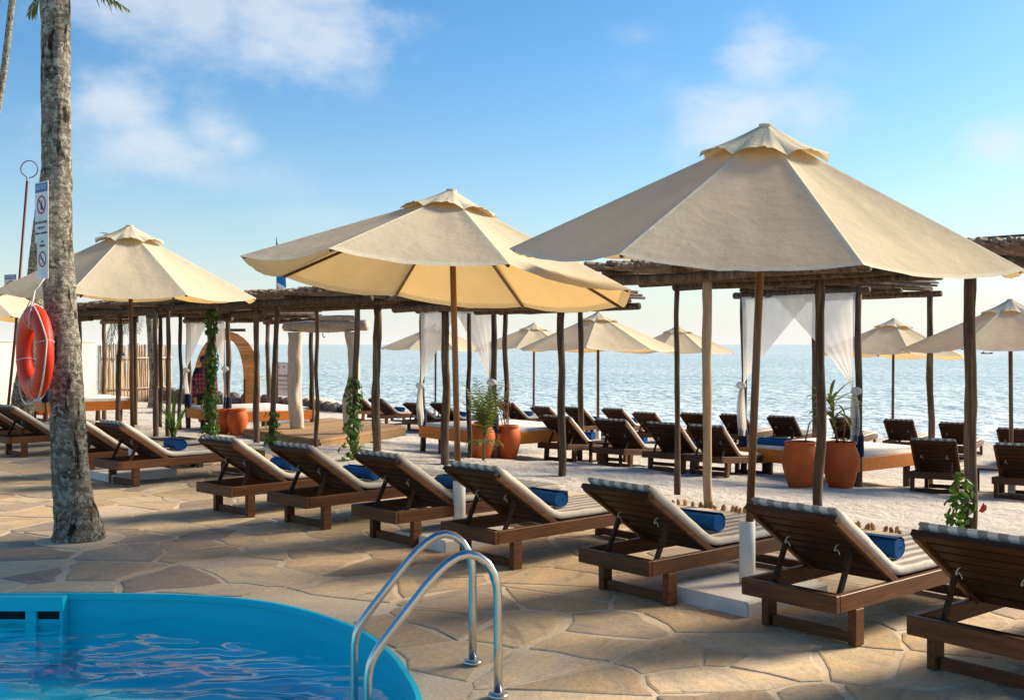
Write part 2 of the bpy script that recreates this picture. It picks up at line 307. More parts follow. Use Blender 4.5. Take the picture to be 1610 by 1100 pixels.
# ------------------------------------------------------------------ helpers: meshes
class MB:
    def __init__(s): s.v = []; s.f = []
    def quadstrip(s, rows, close=True):
        """rows: list of rings of points; joins consecutive rings"""
        n = len(rows[0]); base = len(s.v)
        for r in rows: s.v.extend(r)
        for i in range(len(rows) - 1):
            for j in range(n if close else n - 1):
                a = base + i * n + j; b_ = base + i * n + (j + 1) % n
                s.f.append((a, b_, b_ + n, a + n))
        return base, n
    def box(s, x0, x1, y0, y1, z0, z1, mtx=None, bev=0.0):
        if bev:
            bm = bmesh.new(); bmesh.ops.create_cube(bm, size=1)
            for q in bm.verts: q.co = Vector(((x0 + x1) / 2 + q.co.x * (x1 - x0), (y0 + y1) / 2 + q.co.y * (y1 - y0), (z0 + z1) / 2 + q.co.z * (z1 - z0)))
            bmesh.ops.bevel(bm, geom=bm.edges[:], offset=bev, segments=1, affect='EDGES')
            o = len(s.v); bm.verts.index_update()
            s.v.extend([(mtx @ q.co) if mtx else q.co.copy() for q in bm.verts]); s.f.extend([tuple(o + w.index for w in f.verts) for f in bm.faces]); bm.free(); return s
        P = [Vector((x, y, z)) for z in (z0, z1) for y in (y0, y1) for x in (x0, x1)]
        if mtx: P = [mtx @ p for p in P]
        o = len(s.v); s.v.extend(P)
        for f in ((0, 2, 3, 1), (4, 5, 7, 6), (0, 1, 5, 4), (2, 6, 7, 3), (0, 4, 6, 2), (1, 3, 7, 5)): s.f.append(tuple(o + i for i in f))
        return s
    def bar(s, p, q, w, h, up=(0, 0, 1), bev=0.0):
        p, q = Vector(p), Vector(q); d = q - p; L = d.length; x = d / L; u = Vector(up); y = u.cross(x)
        if y.length < 1e-4: y = Vector((0, 1, 0)).cross(x)
        y.normalize(); z = x.cross(y)
        m_ = Matrix((( x.x, y.x, z.x, p.x), (x.y, y.y, z.y, p.y), (x.z, y.z, z.z, p.z), (0, 0, 0, 1)))
        return s.box(0, L, -w / 2, w / 2, -h / 2, h / 2, m_, bev)
    def tube(s, pts, rad, n=8, cap=True, rot=0):
        pts = [Vector(p) for p in pts]; rows = []; prev = None
        for i, p in enumerate(pts):
            d = (pts[min(i + 1, len(pts) - 1)] - pts[max(i - 1, 0)]).normalized()
            if prev is None:
                a = Vector((0, 0, 1)) if abs(d.z) < .9 else Vector((1, 0, 0)); x = d.cross(a).normalized()
            else: x = (prev - d * prev.dot(d)).normalized()
            prev = x; y = d.cross(x); r = rad[i] if isinstance(rad, (list, tuple)) else rad
            rows.append([p + (x * math.cos(rot + 2 * math.pi * k / n) + y * math.sin(rot + 2 * math.pi * k / n)) * r for k in range(n)])
        o, n = s.quadstrip(rows)
        if cap: s.f.append(tuple(o + k for k in range(n))[::-1]); s.f.append(tuple(o + (len(rows) - 1) * n + k for k in range(n)))
        return s
    def lathe(s, prof, n=24, mtx=None):
        rows = [[Vector((r * math.cos(2 * math.pi * k / n), r * math.sin(2 * math.pi * k / n), z)) for k in range(n)] for r, z in prof]
        if mtx: rows = [[mtx @ p for p in r] for r in rows]
        o, n = s.quadstrip(rows)
        s.f.append(tuple(o + k for k in range(n))[::-1]); s.f.append(tuple(o + (len(rows) - 1) * n + k for k in range(n))); return s
    def mesh(s, name, m, smooth=False, recalc=True):
        me = bpy.data.meshes.new(name); me.from_pydata([tuple(p) for p in s.v], [], s.f); me.update()
        if recalc: bm = bmesh.new(); bm.from_mesh(me); bmesh.ops.recalc_face_normals(bm, faces=bm.faces[:]); bm.to_mesh(me); bm.free()
        if smooth: me.polygons.foreach_set('use_smooth', [True] * len(me.polygons))
        if m: me.materials.append(M[m] if isinstance(m, str) else m)
        return me
    def obj(s, name, m, parent=None, smooth=False, loc=None): return place(name, s.mesh(name, m, smooth), parent, loc)
def place(name, me, parent=None, loc=None, rot=None, mtx=None):
    o = bpy.data.objects.new(name, me); C.objects.link(o)
    if parent: o.parent = parent
    if loc is not None: o.location = loc
    if rot is not None: o.rotation_euler = rot
    if mtx is not None: o.matrix_local = mtx
    return o
def tag(o, label=None, cat=None, group=None, kind=None):
    if label: o['label'] = label
    if cat: o['category'] = cat
    if group: o['group'] = group
    if kind: o['kind'] = kind
    return o
def empty(name, loc=(0, 0, 0), rz=0):
    o = bpy.data.objects.new(name, None); o.empty_display_size = .1; C.objects.link(o); o.location = loc; o.rotation_euler = (0, 0, rz); return o
def kids(o): return [c for c in bpy.data.objects if c.parent == o]
TREE = {}
def copy_tree(o, parent=None):
    c = o.copy(); C.objects.link(c); c.parent = parent
    for ch in list(o.children): copy_tree(ch, c)
    return c

Q2 = math.sqrt(2)
def us(u, s): return Vector(((s + u) / Q2, (s - u) / Q2, 0))      # u along the deck edge, s towards the sea
def sm(t): t = min(1, max(0, t)); return t * t * (3 - 2 * t)
def terr(x, y):
    s = (x + y) / Q2
    z = -0.08 * min(max(s - 9.5, 0), 7.5) - 0.012 * max(s - 17, 0)
    k = sm((-3 - x) / 5); z = z * (1 - k) + max(z, -.45) * k
    d = (36.7 - .4 * (x + 4.6)) + 10 * k - y
    return z - 1.6 * sm((5 - d) / 10.)
def G(x, y, dz=0): return Vector((x, y, terr(x, y) + dz))

# ------------------------------------------------------------------ the setting: sea, sand, deck, pool
SEA_Z = -1.08
b_ = MB(); b_.v = [Vector(p) for p in ((-9000, 20, SEA_Z), (9000, 20, SEA_Z), (9000, 12000, SEA_Z), (-9000, 12000, SEA_Z))]; b_.f = [(0, 1, 2, 3)]
tag(b_.obj('sea', 'sea'), kind='structure')

g = MB(); US = []
u = -70.0
while u < 22: US.append(u); u += .22 if u > -22 else .8
SS = []; s_ = 8.95
while s_ < 46: SS.append(s_); s_ += .15 if s_ < 15 else (.25 if s_ < 22 else .6)
rows = []
for s_ in SS:
    row = []
    for u in US:
        p = us(u, s_); z = terr(p.x, p.y)
        if s_ > 9.15:
            a = min(1, (s_ - 9.15) / .4)
            z += a * (.042 * noise.noise((p.x * 2.6, p.y * 2.6, 0)) + .024 * noise.noise((p.x * 6, p.y * 6, 3)) + .05 * noise.noise((p.x * .5, p.y * .5, 9)))
        else: z = -.012
        row.append(Vector((p.x, p.y, z)))
    rows.append(row)
g.quadstrip(rows, close=False)
tag(g.obj('sand', 'sand', smooth=True), kind='structure')

POOL = [(-9, 7.17), (-3.4, 7.17), (-2.93, 7.17), (-2.34, 7.16), (-2.05, 7.11), (-1.757, 7.03), (-1.5, 6.9), (-1.286, 6.73), (-1.08, 6.52), (-.91, 6.32), (-.78, 6.1), (-.672, 5.86),
        (-.59, 5.66), (-.53, 5.46), (-.46, 5.22), (-.42, 5.02), (-.39, 4.7), (-.39, 4.3), (-.42, 3.9), (-.5, 3.4), (-.65, 2.9), (-.95, 2.3), (-1.5, 1.6), (-2.4, 1.0), (-4, .6), (-9, .5)]
def smooth_poly(P, it=1):
    for _ in range(it):
        Qn = []
        for i in range(len(P)):
            a, c = Vector(P[i]), Vector(P[(i + 1) % len(P)]); Qn += [a * .75 + c * .25, a * .25 + c * .75]
        P = Qn
    return [Vector(p) for p in P]
POOL = smooth_poly(POOL, 2)
DECK_S = 9.08
outer = [us(-70, -12), us(14, -12), us(14, DECK_S), us(-70, DECK_S)]
outer3 = [Vector((p.x, p.y, -.004)) for p in outer]; hole3 = [Vector((p.x, p.y, -.004)) for p in POOL]
tri = tessellate_polygon([outer3, hole3]); b_ = MB(); b_.v = outer3 + hole3; b_.f = [tuple(t) for t in tri]
deck = tag(b_.obj('deck', 'mortar'), kind='structure')

# crazy paving: irregular cells, each flagstone a piece of its own
def inpool(p):
    c = False; n = len(POOL)
    for i in range(n):
        a, d = POOL[i], POOL[i - 1]
        if (a.y > p.y) != (d.y > p.y) and p.x < (d.x - a.x) * (p.y - a.y) / (d.y - a.y) + a.x: c = not c
    return c
def near_pool(p):
    best = None
    for i in range(len(POOL)):
        a, d = POOL[i - 1], POOL[i]; e = d - a; t = max(0, min(1, (p - a).dot(e) / max(1e-9, e.length_squared))); q = a + e * t
        if best is None or (q - p).length < best[0]: best = ((q - p).length, q)
    return best
def clip(poly, pt, nrm):
    out = []
    for i in range(len(poly)):
        a, c = poly[i - 1], poly[i]; da, dc = (a - pt).dot(nrm), (c - pt).dot(nrm)
        if da >= 0: out.append(a)
        if da * dc < 0: out.append(a + (c - a) * (da / (da - dc)))
    return out
seeds = []
def cell(i): return .56
yy = 2.6
while yy < 30:
    xx = -19.0
    while xx < 7.5:
        if (xx + yy) / Q2 < DECK_S + .3:
            seeds.append(Vector((xx + rnd.uniform(-.34, .34), yy + rnd.uniform(-.25, .25))))
        xx += .60
    yy += .42
kept = []
for p in seeds:
    if rnd.random() < .20: continue
    kept.append(p)
for p in list(kept):
    if rnd.random() < .16: kept.append(p + Vector((rnd.uniform(-.2, .2), rnd.uniform(-.16, .16))))
grid = {}
for i, p in enumerate(kept): grid.setdefault((int(p.x // 1), int(p.y // 1)), []).append(i)
def visible(p): return p.y > 3 and abs(p.x) / p.y < .56
cells = []
for i, p in enumerate(kept):
    if not visible(p) or inpool(p): continue
    poly = [p + Vector(q) for q in ((-1.3, -1.3), (1.3, -1.3), (1.3, 1.3), (-1.3, 1.3))]
    for gx in range(-2, 3):
        for gy in range(-2, 3):
            for j in grid.get((int(p.x // 1) + gx, int(p.y // 1) + gy), []):
                if j == i: continue
                d = kept[j] - p
                if d.length < 2.4: poly = clip(poly, p + d * .5, -d.normalized())
    nrm = Vector((-1, -1)).normalized(); poly = clip(poly, Vector((DECK_S / Q2, DECK_S / Q2)), nrm)
    dist, q = near_pool(p)
    if dist < 1.2 and dist > 1e-4: n2 = (p - q).normalized(); poly = clip(poly, q + n2 * .006, n2)
    if len(poly) < 3: continue
    gap = rnd.choice((.010, .014, .018, .024, .032))
    Qp = poly
    cen = sum(poly, Vector((0, 0))) / len(poly)
    for k in range(len(poly)):
        a, d = poly[k - 1], poly[k]; e = d - a
        if e.length < 1e-5: continue
        n2 = Vector((-e.y, e.x)).normalized()
        if n2.dot(cen - a) < 0: n2 = -n2
        Qp = clip(Qp, a + n2 * gap, n2)
    if len(Qp) < 3: continue
    area = abs(sum(Qp[k - 1].x * Qp[k].y - Qp[k].x * Qp[k - 1].y for k in range(len(Qp)))) / 2
    if area < .02: continue
    # roughen the outline: split edges, jitter
    out = []
    for k in range(len(Qp)):
        a, d = Qp[k - 1], Qp[k]; e = d - a
        out.append(a)
        if e.length > .16:
            nn_ = 3 if e.length > .4 else 2
            for w in range(1, nn_):
                n2 = Vector((-e.y, e.x)).normalized(); out.append(a + e * (w / nn_) + n2 * rnd.uniform(-.03, .03))
    cells.append((area / p.y ** 3, cen, out))
cells.sort(key=lambda t: -t[0])
far = MB()
def stone(mb, cen, out, z, local):
    o = cen if local else Vector((0, 0)); n = len(out); c3 = cen
    rings = []
    tx, ty = rnd.uniform(-.006, .006), rnd.uniform(-.006, .006)
    for inset, zz in ((0, -.03), (0, z - .0025), (.016, z)):
        ring = []
        for p in out:
            d = (c3 - p); L = d.length; q = p + d / L * min(inset, L * .3) if L else p
            ring.append(Vector((q.x - o.x, q.y - o.y, zz + (tx * (p.x - c3.x) + ty * (p.y - c3.y) if zz > 0 else 0))))
        rings.append(ring)
    base, n = mb.quadstrip(rings); mb.f.append(tuple(base + 2 * n + k for k in range(n)))
for k, (w, cen, out) in enumerate(cells):
    z = rnd.uniform(.000, .0035)
    if k < 300:
        mb = MB(); stone(mb, cen, out, z, True); mb.obj('flagstone', 'stone', deck, loc=(cen.x, cen.y, 0))
    else: stone(far, cen, out, z, False)
if far.v: tag(far.obj('distant_flagstones', 'stone', deck), kind='stuff')

# pool shell, rim, water
WATER_Z = -.165
pb = MB()
ring_t = [Vector((p.x, p.y, -.004)) for p in POOL]; ring_b = [Vector((p.x, p.y, -.46)) for p in POOL]
pb.quadstrip([ring_t, ring_b]); n0 = len(pb.v); pb.v += [Vector((p.x, p.y, -.46)) for p in POOL]
pb.f += [tuple(n0 + i for i in t) for t in tessellate_polygon([[Vector((p.x, p.y, 0)) for p in POOL]])]
pool = tag(pb.obj('swimming_pool', 'poolpaint'), kind='structure')
rimb = MB(); rr = []
cenp = Vector((-4.5, 4))
def offs(P, d):
    out = []
    for i in range(len(P)):
        t = (P[(i + 1) % len(P)] - P[i - 1]).normalized(); n2 = Vector((-t.y, t.x))
        out.append(P[i] + n2 * d)
    return out
in_, ou_ = offs(POOL, -.022), offs(POOL, .006)
if not inpool(in_[40]): in_, ou_ = offs(POOL, .022), offs(POOL, -.006)
rimb.quadstrip([[Vector((p.x, p.y, -.03)) for p in ou_], [Vector((p.x, p.y, .003)) for p in ou_], [Vector((p.x, p.y, .003)) for p in in_], [Vector((p.x, p.y, -.035)) for p in in_]])
rimb.obj('pool_rim', 'poolpaint', pool)
wv = MB(); ins = []
nx, ny = 230, 250
idx = {}
for j in range(ny + 1):
    for i in range(nx + 1):
        x = -6.2 + 6.0 * i / nx; y = 2.6 + 4.6 * j / ny
        z = WATER_Z + .022 * noise.noise((x * 2.4, y * 5.0, 1)) + .009 * noise.noise((x * 5.5, y * 11, 5)) + .0015 * noise.noise((x * 14, y * 26, 8))
        idx[i, j] = len(wv.v); wv.v.append(Vector((x, y, z)))
for j in range(ny):
    for i in range(nx):
        q = [idx[i, j], idx[i + 1, j], idx[i + 1, j + 1], idx[i, j + 1]]
        cc = sum((wv.v[t] for t in q), Vector()) / 4
        dd, _q = near_pool(Vector((cc.x, cc.y)))
        if inpool(Vector((cc.x, cc.y))) or dd < .06: wv.f.append(tuple(q))
tag(place('pool_water', wv.mesh('pool_water', 'water', True, recalc=False)), kind='structure')
# skimmer box with two slots, their inner shade painted as dark blocks
sk = MB()
sk.box(-5.2, -2.935, 7.06, 7.168, -.092, -.002)
skb = tag(sk.obj('pool_skimmer', 'poolpaint'), 'blue painted pool skimmer with two dark slots in the far pool wall', 'skimmer')
for x0, x1 in ((-3.185, -3.115),): MB().box(x0, x1, 7.075, 7.16, -.40, -.094).obj('divider', 'poolpaint', skb)
MB().box(-2.957, -2.937, 7.064, 7.16, -.40, -.094).obj('divider', 'poolpaint', skb)
for x0, x1 in ((-3.75, -3.188), (-3.112, -2.96)): MB().box(x0, x1, 7.10, 7.158, -.152, -.096).obj('slot_shade_block', 'slot_shade', skb)
MB().box(-5.2, -2.96, 7.10, 7.16, -.455, -.155).obj('lower_wall', 'poolpaint', skb)

# ------------------------------------------------------------------ sun loungers (head end at x=0, foot end towards +x)
LEN, HW = 1.92, .315
HX, HZ, TX, TZ = .60, .285, .0, .695         # hinge and top of the raised backrest
bd = Vector((TX - HX, 0, TZ - HZ)); BL = bd.length; bd.normalize(); bn_ = Vector((-bd.z, 0, bd.x)); bn_ = bn_ if bn_.z > 0 else -bn_
def cushion_mesh():
    path = []
    for i in range(13):
        t = i / 12; path.append((Vector((1.90 - t * 1.16, 0, .336)), Vector((0, 0, 1))))
    c0 = Vector((.655, 0, .336))
    for i in range(1, 5):
        t = i / 5; n_ = (Vector((0, 0, 1)) * (1 - t) + bn_ * t).normalized(); path.append((Vector((.74, 0, .336)).lerp(Vector((HX, 0, HZ)) + bn_ * .058 + bd * .06, t) - n_ * .008 * math.sin(math.pi * t), n_))
    for i in range(9):
        t = i / 8; path.append((Vector((HX, 0, HZ)) + bn_ * .058 + bd * (.06 + t * (BL - .05)), bn_))
    mb = MB(); rows = []; w, h, r = .285, .031, .022
    sec = []
    for cx, cy, a0 in ((w - r, h - r, 0), (-w + r, h - r, 90), (-w + r, -h + r, 180), (w - r, -h + r, 270)):
        for k in range(3): a = R(a0 + k * 45); sec.append((cx + r * math.cos(a), cy + r * math.sin(a)))
    # extra points across the top so the surface can be quilted
    top = [(w - r - 2 * (w - r) * k / 8, h) for k in range(1, 8)]
    sec = sec[:3] + top + sec[3:]
    N = len(path)
    for i, (p, n_) in enumerate(path):
        e = .62 if i in (0, N - 1) else 1.0; eh = .35 if i in (0, N - 1) else 1.0
        ring = []
        for (y, q) in sec:
            wob = .006 * noise.noise((p.x * 9, y * 7, 2)) if q > 0 else 0
            ring.append(p + Vector((0, y * (.985 if e < 1 else 1), 0)) + n_ * (q * eh + wob + (.004 * noise.noise((p.x * 14, y * 3, 6)) if abs(y) > .27 else 0)))
        rows.append(ring)
    for end, s_ in ((0, 1), (N - 1, -1)):
        d = (path[0][0] - path[1][0]).normalized() if end == 0 else (path[-1][0] - path[-2][0]).normalized()
        rows[end] = [q + d * .012 for q in rows[end]]
    o, n = mb.quadstrip(rows); mb.f.append(tuple(o + k for k in range(n))[::-1]); mb.f.append(tuple(o + (N - 1) * n + k for k in range(n)))
    return mb.mesh('cushion', 'cushion', True)
def make_lounger():
    t = empty('sun_lounger')
    bv = .004
    sr = MB().box(.0, LEN, -.02, .02, .205, .30, bev=bv).mesh('side_rail', 'lounger')
    for y in (-HW + .02, HW - .02): place('side_rail', sr, t, (0, y, 0))
    er = MB().box(-.02, .02, -HW + .042, HW - .042, .207, .297, bev=bv).mesh('end_rail', 'lounger_x')
    hr = MB().box(-.038, -.001, -HW, HW, .205, .301, bev=bv).mesh('head_rail', 'lounger_x')
    place('head_rail', hr, t); place('foot_rail', er, t, (LEN - .02, 0, 0))
    lg = MB().box(-.042, .042, -.026, .026, 0, .204, bev=bv).mesh('leg', 'lounger')
    st = MB().box(-.02, .02, -HW + .06, HW - .06, .006, .066, bev=bv).mesh('stretcher', 'lounger_x')
    for x in (.19, LEN - .22):
        for y in (-HW + .027, HW - .027): place('leg', lg, t, (x, y, 0))
        place('stretcher', st, t, (x, 0, 0))
    sl = MB().box(-.034, .034, -HW + .043, HW - .043, .272, .292).mesh('seat_slat', 'slat')
    for i in range(13): place('seat_slat', sl, t, (.66 + i * .098, 0, 0))
    bs = MB().bar(Vector((HX, 0, HZ)), Vector((TX, 0, TZ)), .034, .042, bev=.003).mesh('back_stile', 'lounger')
    for y in (-.283, .283): place('back_stile', bs, t, (0, y, 0))
    ang = math.atan2(-bd.z, -bd.x)      # rotate slat about y
    bsl = MB().box(-.036, .036, -.262, .262, -.010, .010, bev=.002).mesh('back_slat', 'slat')
    for i in range(7):
        p = Vector((HX, 0, HZ)) + bd * (.055 + i * .094) + bn_ * .008
        place('back_slat', bsl, t, p, (0, math.atan2(bd.z, -bd.x), 0))
    tr = MB().box(-.03, .03, -.30, .30, -.017, .017, bev=.003).mesh('top_rail', 'slat')
    place('top_rail', tr, t, Vector((HX, 0, HZ)) + bd * (BL + .0) + bn_ * .004, (0, math.atan2(bd.z, -bd.x), 0))
    ps = MB().bar((.135, 0, .255), Vector((HX, 0, HZ)) + bd * .40 - bn_ * .03, .022, .034, bev=.002).mesh('support_strut', 'slat')
    for y in (-.215, .215): place('support_strut', ps, t, (0, y, 0))
    MB().box(.115, .155, -HW + .043, HW - .043, .235, .268).obj('strut_bar', 'slat', t)
    place('cushion', cushion_mesh(), t)
    for y in (-.16, .17):
        p0 = Vector((HX, y, HZ)) + bd * .45 - bn_ * .012
        mb = MB(); pts = [p0 + Vector((-.0, .0, 0)), p0 + Vector((-.03, .015, -.02)), p0 + Vector((-.035, .03, -.06)), p0 + Vector((-.02, .035, -.075)), p0 + Vector((-.02, .01, -.05)), p0 + Vector((-.03, -.02, -.07)), p0 + Vector((-.03, -.03, -.10))]
        pts = [p0 + (q - p0) * .55 for q in pts]; mb.tube(pts, .003, 5); mb.obj('tie_cord', 'rope', t, True)
    return t
def towel_mesh():
    r, L = .070, .20; prof = []
    for k in range(5): prof.append((.008 + k * .013, -L + (.0 if k % 2 else .010)))
    prof += [(.063, -L + .002), (r, -L + .012), (r * 1.02, -L + .05), (r * .98, 0), (r * 1.01, L - .05), (r, L - .012), (.063, L - .002)]
    for k in range(4, -1, -1): prof.append((.008 + k * .013, L - (.0 if k % 2 else .010)))
    mb = MB(); mb.lathe(prof, 20, Matrix.Rotation(R(90), 4, 'X'))
    fl = MB()
    for v in mb.v: f_ = 1 + .09 * noise.noise((v.x * 9, v.y * 9, v.z * 9)); v.z *= .84 * f_; v.x *= 1.12 * f_
    # loose flap of the outer turn
    rows = []
    for i in range(5):
        a = R(20 + i * 22); rr = r * (1.05 + i * .012); rows.append([Vector((rr * math.cos(a) * 1.04, -L + .004 + (2 * L - .008) * j / 6, rr * math.sin(a) * .92)) for j in range(7)])
    o = len(mb.v); mb.quadstrip(rows, close=False)
    return mb.mesh('towel', 'towel', True)
TOWEL = towel_mesh()
proto = make_lounger(); first = [True]
def lounger(x, y, deg, label, group, towel=None, z=None, droop=0):
    o = proto if first[0] else copy_tree(proto); first[0] = False
    z = max(terr(x, y), terr(x + 1.9 * math.cos(R(deg)), y + 1.9 * math.sin(R(deg)))) if z is None else z
    zf = terr(x + 1.7 * math.cos(R(deg)), y + 1.7 * math.sin(R(deg))); zh = terr(x, y)
    pitch = math.atan2(zh - zf, 1.7)
    o.location = (x, y, zh + .004); o.rotation_euler = Euler((0, pitch, R(deg)), 'XYZ')
    tag(o, label, 'sun lounger', group)
    if towel:
        w = place('rolled_towel', TOWEL)
        off, yaw, dy = rnd.uniform(-.02, .05), rnd.uniform(-12, 12), rnd.uniform(-.05, .05)
        mw = Matrix.Translation(o.location) @ o.rotation_euler.to_matrix().to_4x4() @ Matrix.Translation((.79 + off, dy, .374 + .060)) @ Matrix.Rotation(R(yaw), 4, 'Z') @ Matrix.Rotation(rnd.uniform(-.25, .25), 4, 'Y')
        w.matrix_world = mw; w.rotation_mode = 'XYZ'
        tag(w, towel, 'towel', 'rolled blue towels on the loungers')
    return o
GF = 'loungers along the paved deck'
def fromB(bx, by, deg): return bx - HW * math.sin(R(deg)), by + HW * math.cos(R(deg))
def fromA(ax, ay, deg): return ax + HW * math.sin(R(deg)), ay - HW * math.cos(R(deg))
ORD = ['first', 'second', 'third', 'fourth', 'fifth', 'sixth', 'seventh', 'eighth', 'ninth', 'tenth', 'eleventh', 'twelfth', 'thirteenth', 'fourteenth', 'fifteenth', 'sixteenth']
front = [(fromA(1.99, 5.40, 39), 39, 'dark wooden lounger nearest the camera, cut off by the right edge of the photo', 'blue towel on the lounger cut off by the right edge'),
         (fromB(1.758, 5.785, 40), 40, 'dark wooden lounger just right of the nearest parasol pole on the deck', 'rolled blue towel on the lounger right of the nearest parasol pole'),
         (fromB(.872, 6.71, 40), 40, 'dark wooden lounger just left of the nearest parasol pole, behind the white base slab', 'rolled blue towel on the lounger left of the nearest parasol pole'),
         (fromB(-.096, 7.78, 42), 42, 'wooden lounger right of the middle parasol pole, behind the steel pool ladder', 'rolled blue towel on the lounger behind the pool ladder'),
         (fromB(-.908, 8.67, 42), 42, 'wooden lounger just left of the middle parasol pole with its white sleeve', 'rolled blue towel on the lounger left of the middle parasol pole'),
         (fromB(-1.774, 9.48, 45), 45, 'wooden lounger on the deck, second to the left of the middle parasol pole', 'rolled blue towel on the second lounger left of the middle parasol pole'),
         (fromB(-2.616, 10.18, 46), 46, 'wooden lounger on the deck, third to the left of the middle parasol pole', 'rolled blue towel on the third lounger left of the middle parasol pole'),
         (fromB(-4.47, 12.36, 46), 46, 'wooden lounger with flat pale cushion just right of the thick palm trunk', 'rolled blue towel on the lounger right of the thick palm trunk'),
         (fromB(-5.33, 13.24, 47), 47, 'wooden lounger half hidden behind the thick palm trunk', None),
         (fromB(-7.23, 15.62, 46), 46, 'wooden lounger left of the thick palm, below the orange lifebuoy', 'blue towel on the lounger below the orange lifebuoy'),
         (fromB(-8.1, 16.55, 47), 47, 'wooden lounger at the left edge of the photo, partly hidden by its neighbour', None)]
for i, ((x, y), a, lab, tw) in enumerate(front): lounger(x, y, a, lab, GF, tw if i else None)
row2 = [(1.04, 17.78, 50), (1.88, 17.02, 50), (2.62, 16.4, 52), (3.2, 15.98, 52), (6.1, 14.75, 62), (7.08, 14.35, 58)]
l2 = ['leftmost lounger of the middle row, behind the post right of the orange pots', 'second lounger from the left in the middle row, beside a white parasol sleeve',
      'third lounger from the left in the middle row, behind a thin crooked post', 'fourth lounger from the left in the middle row, behind a pale peeled post',
      'lounger on the sand right of the bright orange daybed, behind the thick grey post', 'lounger on the sand at the right edge, below the parasol cut by the edge']
for i, (x, y, a) in enumerate(row2):
    cx, cy = fromB(x - .19 * math.cos(R(a)), y - .19 * math.sin(R(a)), a)
    lounger(cx, cy, a, l2[i], 'loungers in the middle row on the sand', ('rolled blue towel on the %s lounger from the left in the middle row' % ORD[i]) if i < 3 else None)
row3 = [(-4.9, 31.8), (-4.03, 30.2), (-2.84, 28.05), (-2.15, 28.15), (-.42, 28.5), (.44, 26.6), (1.24, 26.4), (2.14, 25.95), (2.69, 24.3), (3.74, 24.2), (4.56, 23.85), (5.47, 23.25), (6.72, 22.95), (7.68, 22.4), (8.47, 21.5), (8.9, 19.9)]
for i, (x, y) in enumerate(row3):
    a = [44, 44, 46, 46, 48, 48, 50, 50, 52, 54, 56, 58, 60, 60, 60, 58][i]
    cx, cy = fromA(x, y, a)
    lounger(cx, cy, a, 'wooden lounger in the row nearest the water, %s from the left' % ORD[i], 'loungers in the row nearest the water',
            ('rolled blue towel on the %s lounger from the left nearest the water' % ORD[i]) if i in (0, 1, 3, 4, 6, 7, 8, 10, 12, 14) else None)

# ------------------------------------------------------------------ parasols
def panel_mesh(Rr, h, r0, sag, hemdrop, name, m, curl=0, nr=16, na=14, seedz=0):
    mb = MB(); rows = []
    for i in range(nr + 1):
        row = []
        for j in range(na + 1):
            a = -1 + 2 * j / na; th = R(22.5)
            r = r0 + (Rr - r0) * i / nr
            x = r * math.cos(th); y = x * math.tan(th) * a          # chord between the two ribs
            t = (r - r0) / (Rr - r0)
            z = -h * (r / Rr) - sag * (1 - a * a) * math.sin(math.pi * min(1, t * .9 + .05)) - hemdrop * (1 - a * a) * t ** 3
            z += (.007 * noise.noise((x * 2.5 + seedz, a * 3.5, 1)) + .010 * t * noise.noise((x * 1.2 + seedz, a * 7, 4)) + .004 * noise.noise((x * 9 + seedz, y * 12, 2))) * (1 - a ** 4) + curl * (1 - a * a) * t ** 2
            row.append(Vector((x, y, z)))
        rows.append(row)
    mb.quadstrip(rows, close=False)
    return mb.mesh(name, m, True)
PAN = {}
